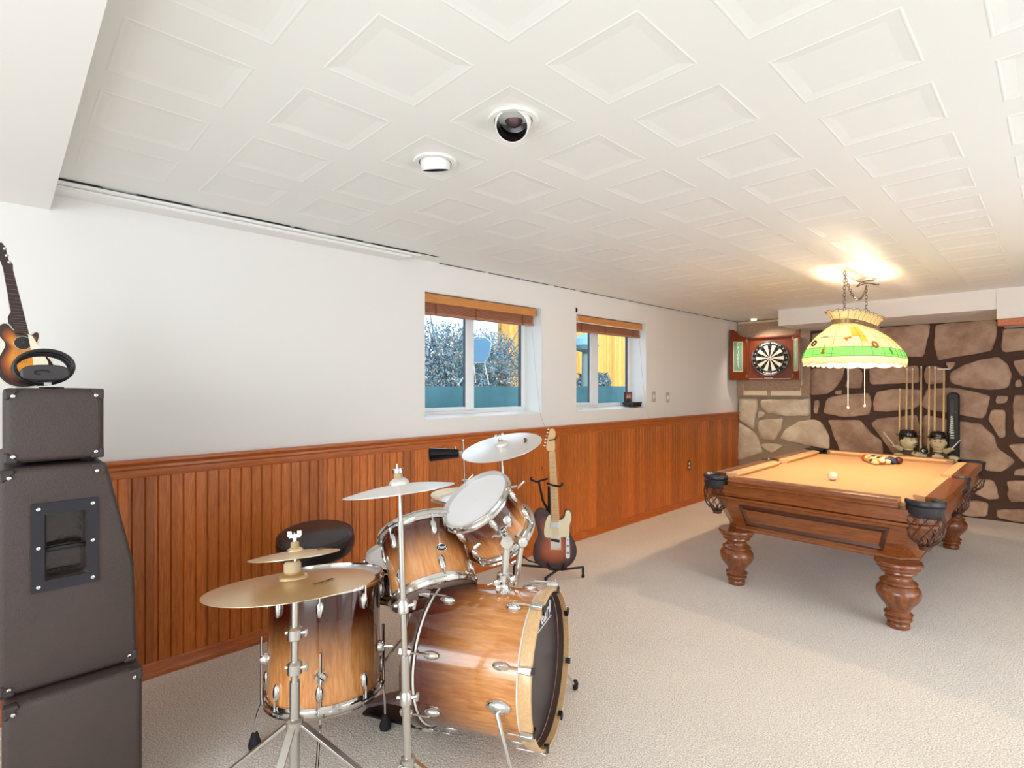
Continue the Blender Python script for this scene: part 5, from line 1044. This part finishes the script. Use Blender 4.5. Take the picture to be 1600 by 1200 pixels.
    motif(near-.42,6.0,ringm(.020,.006),transl('motif_black','3A342C',.5),'record_motif')
    motif(near-.10,4.4,polym([(-10,-32),(10,-32),(14,-20),(5,-8),(12,4),(3,10),(3,34),(-3,34),(-3,10),(-12,4),(-5,-8),(-14,-20)]),transl('motif_brown','B5652A',.5),'guitar_motif')
    motif(near-.16,7.0,polym([(-26,-6),(-20,6),(-8,12),(10,12),(20,4),(28,2),(26,-8)]),transl('motif_blue','9CC4C0',.5),'car_motif')
    near=near
    motif(near+.20,6.5,polym([(-24,10),(28,20),(26,2),(8,2),(0,-26),(-10,-6)]),transl('motif_orange','C98048',.5),'pennant_motif')
    motif(near+.85,5.4,ringm(.024,.007),transl('motif_tan','C9955A',.5),'disc_motif')
    motif(near-.85,6.0,polym([(-5,-14),(5,-10),(3,2),(8,14),(2,12),(-4,0)]),transl('motif_note','5A5040',.5),'note_motif')
    motif(near+1.25,4.2,polym([(-22,-26),(20,-24),(24,0),(14,18),(2,30),(-12,20),(-24,6)]),transl('motif_green','4FA84A',.5),'leaf_motif')
    # frame, bulbs, cords, chains
    m=MB(); m.M=T; m.tube([(0,-.42,1.866),(0,.42,1.866)],.007,8)
    for y in (-.33,.33): m.tube([(-.087,y,1.866),(.087,y,1.866)],.005,8)
    m.build('spreader_bar',M_chromed,t)
    for y in (-.40,.40): m=MB(); m.M=T; m.tube([(0,y,1.866),(0,y,1.80)],.004,8); m.lathe([(.001,1.80),(.014,1.80),(.016,1.76),(.001,1.76)],14) if 0 else m.tube([(0,y,1.81),(0,y,1.765)],.014,12); m.build('bulb_socket',M_brass,t)
    for y in (-.40,.40):
        b=MB(); b.M=T@Matrix.Translation((0,y,1.70)); b.lathe([(.014,.060),(.012,.040),(.024,.022),(.029,.0),(.024,-.022),(.010,-.034),(.001,-.036)],18,cap=False); bo=b.build('bulb',mat('bulb_lit','FFF2D0',.3,emit='FFDDB4',es=900),t)
    for px in (1325,1351):
        q=PX(px,570,LX); e=PX(px,637 if px<1330 else 634,LX); m=MB(); m.tube([(LX,q.y,1.86),(LX,q.y,e.z)],.0026,8); co_=m.build('pull_cord',M_cord,t); m=MB(); m.sphere((LX,q.y,e.z),.009,10,8,(1,1,1.2)); m.build('pull_bead',M_cord,co_)
    def chain(P,par,name='chain'):
        m=MB(); P=[V(p) for p in P]; tot=sum((P[i+1]-P[i]).length for i in range(len(P)-1)); n=max(2,int(tot/.026)); step=tot/n
        def at(s_):
            for i in range(len(P)-1):
                L=(P[i+1]-P[i]).length
                if s_<=L or i==len(P)-2: return P[i].lerp(P[i+1],s_/L),(P[i+1]-P[i]).normalized()
                s_-=L
        for i in range(n):
            c,d=at((i+.5)*step); a=d.orthogonal().normalized(); a=(Matrix.Rotation(PI/2*(i%2)+.6,3,d)@a); h=.017; w=.0085
            m.tube([c+d*h*math.cos(k*PI/6)+a*w*math.sin(k*PI/6) for k in range(12)],.0020,5,closed=True)
        return m.build(name,mat('chain_dark','5A5048',.35,.8),par)
    CA,CB=4.445,5.075
    chain([(LX,CA,1.87),(LX,CA,CZ-.03)],t); chain([(LX,CB,1.87),(LX,CB,CZ-.05)],t)
    sw=[V((LX,CA,CZ-.04)).lerp(V((LX+.02,CB-.06,CZ-.06)),f)+V((0,0,-.155*math.sin(f*PI)**.9)) for f in [i/10 for i in range(11)]]; chain(sw,t,'swag_chain')
    m=MB(); m.tube([(LX,CA,CZ),(LX,CA,CZ-.02),(LX+.012,CA,CZ-.03),(LX,CA,CZ-.045)],.003,6); m.build('ceiling_hook',M_chrome,t)
    m=MB(); m.M=Matrix.Translation((LX,CB,CZ)); m.lathe([(.068,0),(.066,-.008),(.045,-.020),(.02,-.028),(.001,-.03)],28,cap=False); m.build('canopy',mat('canopy_antique','D8CFC0',.3,.5),t)
    m=MB(); m.tube([(LX+.02+.075*math.cos(a),CB-.05+.075*math.sin(a),CZ-.045-.016*math.sin(a*2+1)) for a in [i*.5 for i in range(12)]],.004,6); m.tube([(LX,CA+.04,CZ-.05),(LX+.01,(CA+CB)/2,CZ-.06),(LX,CB-.02,CZ-.03)],.0022,5); m.build('power_cord',MATS['chain_dark'],t)
lamp()
# ================================================================ DART BOARD CABINET
def darts():
    h0=PANEL_H+.002; t=thing('dart_cabinet','reddish wood dart cabinet with both doors open on the carpeted board','dart cabinet',wp(.43,1.475,h0))
    u0,u1,z0,z1=.150,.700,1.475,2.045; dp=.050
    m=MB(); wbox(m,u0,u1,z0,z1,h0,h0+.010); m.build('back_board',M_cab,t,smooth=0)
    m=MB()
    wbox(m,u0,u0+.018,z0,z1,h0,h0+dp); wbox(m,u1-.018,u1,z0,z1,h0,h0+dp); wbox(m,u0,u1,z0,z0+.016,h0,h0+dp); wbox(m,u0,u1,z1-.016,z1,h0,h0+dp); m.build('case',M_cab,t,smooth=0)
    M_board=mat('score_green','7FA287',.6); M_ch=mat('chalk','E6EADF',.7)
    def door(hu,ang,sgn,txt):
        # door frame: local x away from the hinge, y outward normal (inner face), z up
        H_=V(wp(hu,0,h0+dp)); d=(WD*math.cos(ang)*sgn+WN*math.sin(ang)); n=V((-d.y,d.x,0))*(-1)
        inn=n if n.dot(WD*(-sgn))>0 or ang<PI/2 else n
        tocam=(CO-H_); n=n if n.dot(tocam)>0 else -n
        F=Matrix((d,n,V((0,0,1)))).transposed().to_4x4(); F.translation=H_; w=.275
        top=[(0,1.475),(w,1.475),(w,2.135),(w*.80,2.135),(w*.62,2.115),(w*.42,2.065),(w*.20,2.046),(0,2.045)]
        m=MB(); m.M=F; m.prism(top,-.016,0,'XZ'); D=m.build('door',M_cab,t,smooth=0,bevel=.002)
        m=MB(); m.M=F; m.box((.075,0,1.585),(.235,.006,1.985)); s_=m.build('score_panel_frame',mat('frame_cream','D9D2A8',.5),D,smooth=0)
        m=MB(); m.M=F; m.box((.088,.006,1.60),(.222,.0075,1.972)); m.build('score_panel',M_board,s_,smooth=0)
        fl=1 if d.cross(V((0,0,1))).dot(n)<0 else -1
        rx=d if RV.dot(d)>0 else -d
        for i,ch in enumerate(txt):
            Q=Matrix((rx,V((0,0,1)),n)).transposed().to_4x4(); Q.translation=F@V((.155,.008,1.950-.048*i)); text_mesh('score_lettering',ch,.052,Q,M_ch,s_,ext=.0003,bold=.0006)
        for z in (1.53,2.0): m=MB(); m.M=F; m.box((-.002,-.002,z-.02),(.018,.003,z+.02)); m.build('hinge',M_brass,D,smooth=0)
        return D
    door(u0,math.radians(61),-1,'CRICKET'); door(u1,math.radians(62),1,'CRICKET')
    m=MB(); wbox(m,u0+.02,u0+.20,z0+.016,z0+.022,h0+.01,h0+.035); wbox(m,u1-.25,u1-.03,z0+.016,z0+.021,h0+.01,h0+.035); wbox(m,u0+.21,u0+.31,z0+.016,z0+.036,h0+.012,h0+.03); m.build('dart_ledge',mat('ledge_white','D8D0C4',.5),t,smooth=0)
    # board
    c=V(wp(.430,1.760,h0+.012)); M=frame(c,WN,UV); M=Matrix((WD,UV,WN)).transposed().to_4x4(); M.translation=c
    b=thing('dartboard','round black and cream dartboard hanging in the open cabinet','dartboard',M=M)
    K=mat('dart_black','17120F',.9); Cc=mat('dart_cream','F8EFDA',.9); Rd=mat('dart_red','9E3A28',.9); Gn=mat('dart_green','4E5E3C',.9)
    R=.2255; m=MB(); m.M=M; m.lathe([(R-.002,0),(R,.004),(R,.030),(R-.003,.032),(.170,.032)],80,cap=False); m.build('surround',K,b)
    sc_m=MB(); sc_m.M=M; rr=[.0064,.016,.099,.107,.162,.170]
    for i in range(20):
        a0=PI/2-PI/20-2*PI*i/20; a1=a0+2*PI/20; n=4
        for j in range(5):
            for q in range(n):
                b0=a0+(a1-a0)*q/n; b1=a0+(a1-a0)*(q+1)/n; r0,r1=rr[j],rr[j+1]
                sc_m.mi=(0 if i%2==0 else 1) if j in (1,3) else ((2 if i%2==0 else 3) if j in (2,4) else 3)
                z=.0325; sc_m.add([(r0*math.cos(b0),r0*math.sin(b0),z),(r1*math.cos(b0),r1*math.sin(b0),z),(r1*math.cos(b1),r1*math.sin(b1),z),(r0*math.cos(b1),r0*math.sin(b1),z)],[(0,1,2,3)])
    sc_m.build('scoring_face',[K,Cc,K,Cc],b,smooth=0)
    m=MB(); m.M=M; m.mi=0; m.lathe([(.001,.034),(.0064,.034),(.0064,.0326)],16,cap=False); m.build('bullseye',Rd,b)
    m=MB(); m.M=M
    for r in (.016,.099,.107,.162,.170): m.torus(r,.0008,.034,60,4)
    for i in range(20): a=PI/20+2*PI*i/20; m.rod((.016*math.cos(a),.016*math.sin(a),.034),(.172*math.cos(a),.172*math.sin(a),.034),.0007,None,4)
    m.torus(R-.006,.0030,.034,70,6); m.torus(R-.001,.0022,.016,70,6); m.build('spider_wire',M_chromed,b)
    nums=[20,1,18,4,13,6,10,15,2,17,3,19,7,16,8,11,14,9,12,5]
    for i,nn in enumerate(nums):
        a=PI/2-2*PI*i/20
        if nn in (20,1,5,3,17,19): continue
        Q=M@Matrix.Translation((.196*math.cos(a),.196*math.sin(a),.034)); text_mesh('number',str(nn),.034,Q,M_white,b,ext=.0003)
    for lo,hi,st in ((62,86,5.2),(91,118,5.2),(246,294,5.2)):
        m=MB(); m.M=M
        a=lo
        while a<hi:
            r0,r1=.188,.206; w=3.8
            m.add([(r*math.cos(math.radians(x)),r*math.sin(math.radians(x)),.0335) for r,x in ((r0,a),(r1,a),(r1,a+w),(r0,a+w))],[(0,1,2,3)])
            a+=st
        o_=m.build('maker_lettering',M_white,b,smooth=0)
darts()
# ================================================================ CUE RACK
def cuerack():
    yb=lambda x:7.22+.085*x
    x0,x1=1.72,2.19; xc=2.0; t=thing('cue_rack','brown cue rack with two bowler-hatted figurine heads against the stone wall','cue rack',(xc,7.2,0))
    br=mat('rack_brown','6B4630',.5,noise_amt=.2,nscale=10)
    m=MB(); m.prism([(x0,.0),(x1,.0),(x1,.07),(x0,.07)],6.98,7.30,'XZ'); m.build('base',br,t,smooth=0,bevel=.01)
    m=MB(); m.box((x0+.06,7.24,.07),(x1-.06,7.30,.74)); m.build('back_panel',br,t,smooth=0)
    m=MB(); m.box((x0+.01,7.0,.56),(x1-.01,7.28,.60)); m.build('cue_shelf',br,t,smooth=0,bevel=.006)
    skin=mat('figurine_cream','E3CC9E',.45,noise_amt=.10,nscale=30); hat=mat('figurine_black','17110F',.25,coat=.5); shirt=mat('figurine_shirt','D6C69C',.5,noise_amt=.2,nscale=30); coat_=mat('figurine_coat','5B4A3C',.5,noise_amt=.3,nscale=20)
    def bust(px,py,yaw,wide,must,nm):
        q=PY(px,py,7.12); z=.78+0; X=q.x; b0=V((X,7.10,0)); Rz=Matrix.Rotation(yaw,4,'Z'); F=Matrix.Translation((X,7.10,.60))@Rz   # faces local -Y
        # torso
        m=MB(); m.M=F; w=wide
        m.mi=0; m.lathe([(.001,-.03),(.105*w,-.02),(.125*w,.02),(.112*w,.060),(.070,.085),(.045,.100),(.042,.12)],28,cap=False); B_=m.build('bust',coat_,t,smooth=60)
        m=MB(); m.M=F; m.prism([(-.035,-.01),(.035,-.01),(.05,.07),(.02,.095),(-.02,.095),(-.05,.07)],-.135*w,-.07,'XZ'); m.build('shirt_front',shirt,B_,smooth=30,bevel=.008)
        m=MB(); m.M=F; m.sphere((0,-.118,.082),.013,10,8,(.8,.8,.9)); m.sphere((-.024,-.116,.084),.018,10,8,(1.1,.5,.7)); m.sphere((.024,-.116,.084),.018,10,8,(1.1,.5,.7)); m.build('bow_tie',hat,B_)
        for s_ in (-1,1): m=MB(); m.M=F; m.sphere((s_*.13*w,-.03,.045),.045,14,10,(1.2,1,.8)); m.build('shoulder',shirt,B_)
        # head with face: shaped sphere
        hz=.205; m=MB(); m.M=F; vs=[];fs=[]; S=28; Rn=20
        for j in range(Rn+1):
            p=-PI/2+PI*j/Rn
            for i in range(S):
                a=2*PI*i/S; x,y,z_=math.cos(p)*math.cos(a),math.cos(p)*math.sin(a),math.sin(p)
                f=max(0,-y); sx=.070*w*(1-.10*max(0,-z_)); sy=.080; sz=.100
                X_,Y_,Z_=x*sx,y*sy,z_*sz
                Y_-=.026*f*math.exp(-((x/.17)**2+((z_+.05)/.20)**2))         # nose
                Y_-=.010*f*math.exp(-((x/.30)**2+((z_+.62)/.16)**2))         # chin
                Y_+=.012*f*math.exp(-(((abs(x)-.34)/.15)**2+((z_-.14)/.13)**2))  # eye sockets
                Y_-=.009*f*math.exp(-(((abs(x)-.42)/.20)**2+((z_+.22)/.20)**2))  # cheeks
                Y_+=.006*f*math.exp(-((x/.30)**2+((z_+.40)/.06)**2))         # mouth
                vs.append((X_,Y_,Z_+hz))
        for j in range(Rn):
            for i in range(S): k=(i+1)%S; fs.append((j*S+i,j*S+k,(j+1)*S+k,(j+1)*S+i))
        m.add(vs,fs); m.rod((0,0,.09),(0,0,.15),.045,.042,20)
        hd=m.build('head',skin,B_,smooth=80)
        m=MB(); m.M=F
        for s_ in (-1,1): m=MB(); m.M=F; m.sphere((s_*.070*w,.004,hz-.005),.020,12,8,(.45,.8,1.15)); m.build('ear',skin,hd)
        m=MB(); m.M=F
        for s_ in (-1,1): m.sphere((s_*.024*w,-.070,hz+.014),.0065,8,6); m.tube([(s_*.012,-.078,hz+.034),(s_*.026,-.078,hz+.038),(s_*.040,-.066,hz+.032)],.0030,6)
        m.tube([(-.022,-.078,hz-.041),(0,-.084,hz-.044),(.022,-.078,hz-.041)],.0028,6)
        if must: m.sphere((0,-.090,hz-.026),.008,10,6,(1.6,.6,.6))
        m.build('face_features',mat('figurine_brown','4A2E22',.6),hd)
        m=MB(); m.M=F; m.sphere((0,.016,hz+.020),.080,20,12,(.93*w,.95,.85)); 
        m.build('hair',hat,hd)
        m=MB(); m.M=F@Matrix.Translation((0,.004,hz+.048))@Matrix.Rotation(.08,4,'X'); m.lathe([(.001,-.004),(.074*w,-.004),(.094*w,.004),(.100*w,.012),(.094*w,.010),(.072*w,.008),(.072*w,.030),(.066*w,.055),(.048*w,.068),(.001,.073)],28,cap=False); m.build('bowler_hat',hat,B_,smooth=50)
        return B_
    bust(1420,690,math.radians(52),1.12,True,'l'); bust(1466,690,math.radians(6),.95,False,'r')
    m=MB(); q=PY(1444,704,7.03); m.sphere(tuple(q),.036,20,12); e8=m.build('eight_ball_ornament',hat,t); m=MB(); m.M=frame(q+V((0,-.034,0)),V((.25,-1,.05))); m.lathe([(.001,.001),(.013,.0005),(.015,-.003)],16,cap=False); m.build('ball_spot',M_white,e8)
    for a,b in (((1398,697),(1381,676)),((1486,702),(1500,688))):
        p,q=PY(*a,7.04),PY(*b,7.02); m=MB(); m.tube([p,q],[.006,.0035],8); m.sphere(tuple(q),.006); st=m.build('miniature_cue',M_cord,t)
        m=MB(); m.sphere(tuple(p),.022,12,8,(1.3,.9,.6)); 
        for k in range(4): m.tube([p+V((-.012+.008*k,-.016,.006)),p+V((-.012+.008*k,-.026,-.006))],.005,6)
        m.tube([p,p+V((.05 if a[0]<1450 else -.05,.05,-.03))],[.018,.03],10); m.build('arm',shirt,t)
    # cues: real two-piece tapers standing in the shelf
    tops=[(1406,607,'short cue at the left end of the cue rack'),(1417,575,'second cue from the left in the rack'),(1426,575,'third cue from the left in the rack'),(1439.5,572,'tallest cue, left of the gap between the two heads'),(1452,572,'cue standing right of the gap between the two heads'),(1461,573,'sixth cue from the left, behind the right head')]
    M_ferr=mat('ferrule','EFE6D0',.4); M_tip=mat('cue_tip','3C6C8C',.8); M_butt=mat('cue_butt','3A1F16',.3,coat=.5)
    for px,py,lab in tops:
        q=PY(px,py,7.22); o=thing('pool_cue','pale wooden '+lab,'pool cue',(q.x,7.17,.601),group='pool cues in the rack')
        b=V((q.x,7.17,.601)); tp=V((q.x,7.22,q.z)); P=lambda f:b.lerp(tp,f)
        m=MB(); m.tube([P(.30),P(.65),P(.975)],[.0115,.0092,.0068],12); m.build('shaft',M_cue,o)
        m=MB(); m.tube([P(0),P(.15),P(.30)],[.015,.0135,.0115],12); m.build('butt',M_cue,o)
        m=MB(); m.tube([P(.975),P(.993)],.0068,12); m.build('ferrule',M_ferr,o); m=MB(); m.tube([P(.993),P(1.0)],.0066,12); m.build('tip',M_ferr,o)
    q=PY(1475,577,7.22); b=V((q.x,7.17,.601)); o=thing('bridge_stick','wooden stick with a flat crosspiece on top, at the right end of the cue rack','bridge stick',tuple(b))
    m=MB(); m.tube([b,V((q.x,7.22,q.z))],[.0125,.0085],12); m.build('shaft',M_cue,o)
    m=MB(); m.box((q.x-.055,7.212,q.z-.004),(q.x+.055,7.228,q.z+.008)); m.build('crosspiece',M_cord,o,smooth=0,bevel=.002)
    # case
    a=PY(1479,613,7.26); b=PY(1498,613,7.26); w=(b.x-a.x); z1=a.z; X=(a.x+b.x)/2+.005; Z0=.02; dz=z1-Z0
    def capz(hw,z0,z1,r): 
        P=[(-hw,z0),(hw,z0)]
        for k in range(9): t_=k/8*PI/2; P.append((hw-r+r*math.cos(t_),z1-r+r*math.sin(t_)))
        for k in range(9): t_=PI/2+k/8*PI/2; P.append((-hw+r+r*math.cos(t_),z1-r+r*math.sin(t_)))
        return P
    o=thing('cue_case','tall black soft cue case with white lettering leaning beside the cue rack','cue case',(X,7.28,Z0))
    m=MB(); m.M=Matrix.Translation((X,0,0)); m.prism(capz(w/2,0,z1,.045),7.225,7.325,'XZ'); C_=m.build('body',mat('case_nylon','0D0A0C',.5,bump=.2,bscale=90),o,smooth=30,bevel=.012,bseg=3)
    m=MB(); m.M=Matrix.Translation((X,0,0)); m.tube([(x,7.228,z) for x,z in capz(w/2-.004,.02,z1-.004,.042)],.004,6,closed=True); m.build('piping',M_rubber,C_)
    m=MB(); m.M=Matrix.Translation((X-.008,0,0)); m.prism([(-.022,.2),(.022,.2),(.022,z1-.06),(-.022,z1-.06)],7.212,7.226,'XZ'); pk=m.build('front_pocket',mat('pocket_nylon','1B1618',.45),C_,smooth=0,bevel=.005)
    m=MB(); z=PY(1488,650,7.21).z; zl=PY(1488,678,7.21).z; rnd=random.Random(9); y=7.2105; k=0
    while z>zl:
        hh=.014+.002*k*.6; w2=.008+.0016*k; xx=X-.006
        m.tube([(xx-w2,y,z),(xx+w2,y,z-hh*.45),(xx-w2*.6,y,z-hh*.8)],.0022+.0003*k,5); m.tube([(xx-w2*.9,y,z-hh*.2),(xx+w2*.7,y,z-hh*.9)],.0020,5); z-=hh*1.15; k+=1
    for py in (680.5,684): q=PY(1488,py,7.21); m.box((X-.020,y-.001,q.z-.007),(X+.014,y+.001,q.z+.005))
    m.build('lettering',M_white,pk,smooth=0)
    m=MB(); q=PY(1492.5,644,7.21); m.sphere((q.x,7.212,q.z),.007,10,8); m.build('zip_pull',M_chrome,C_)
cuerack()
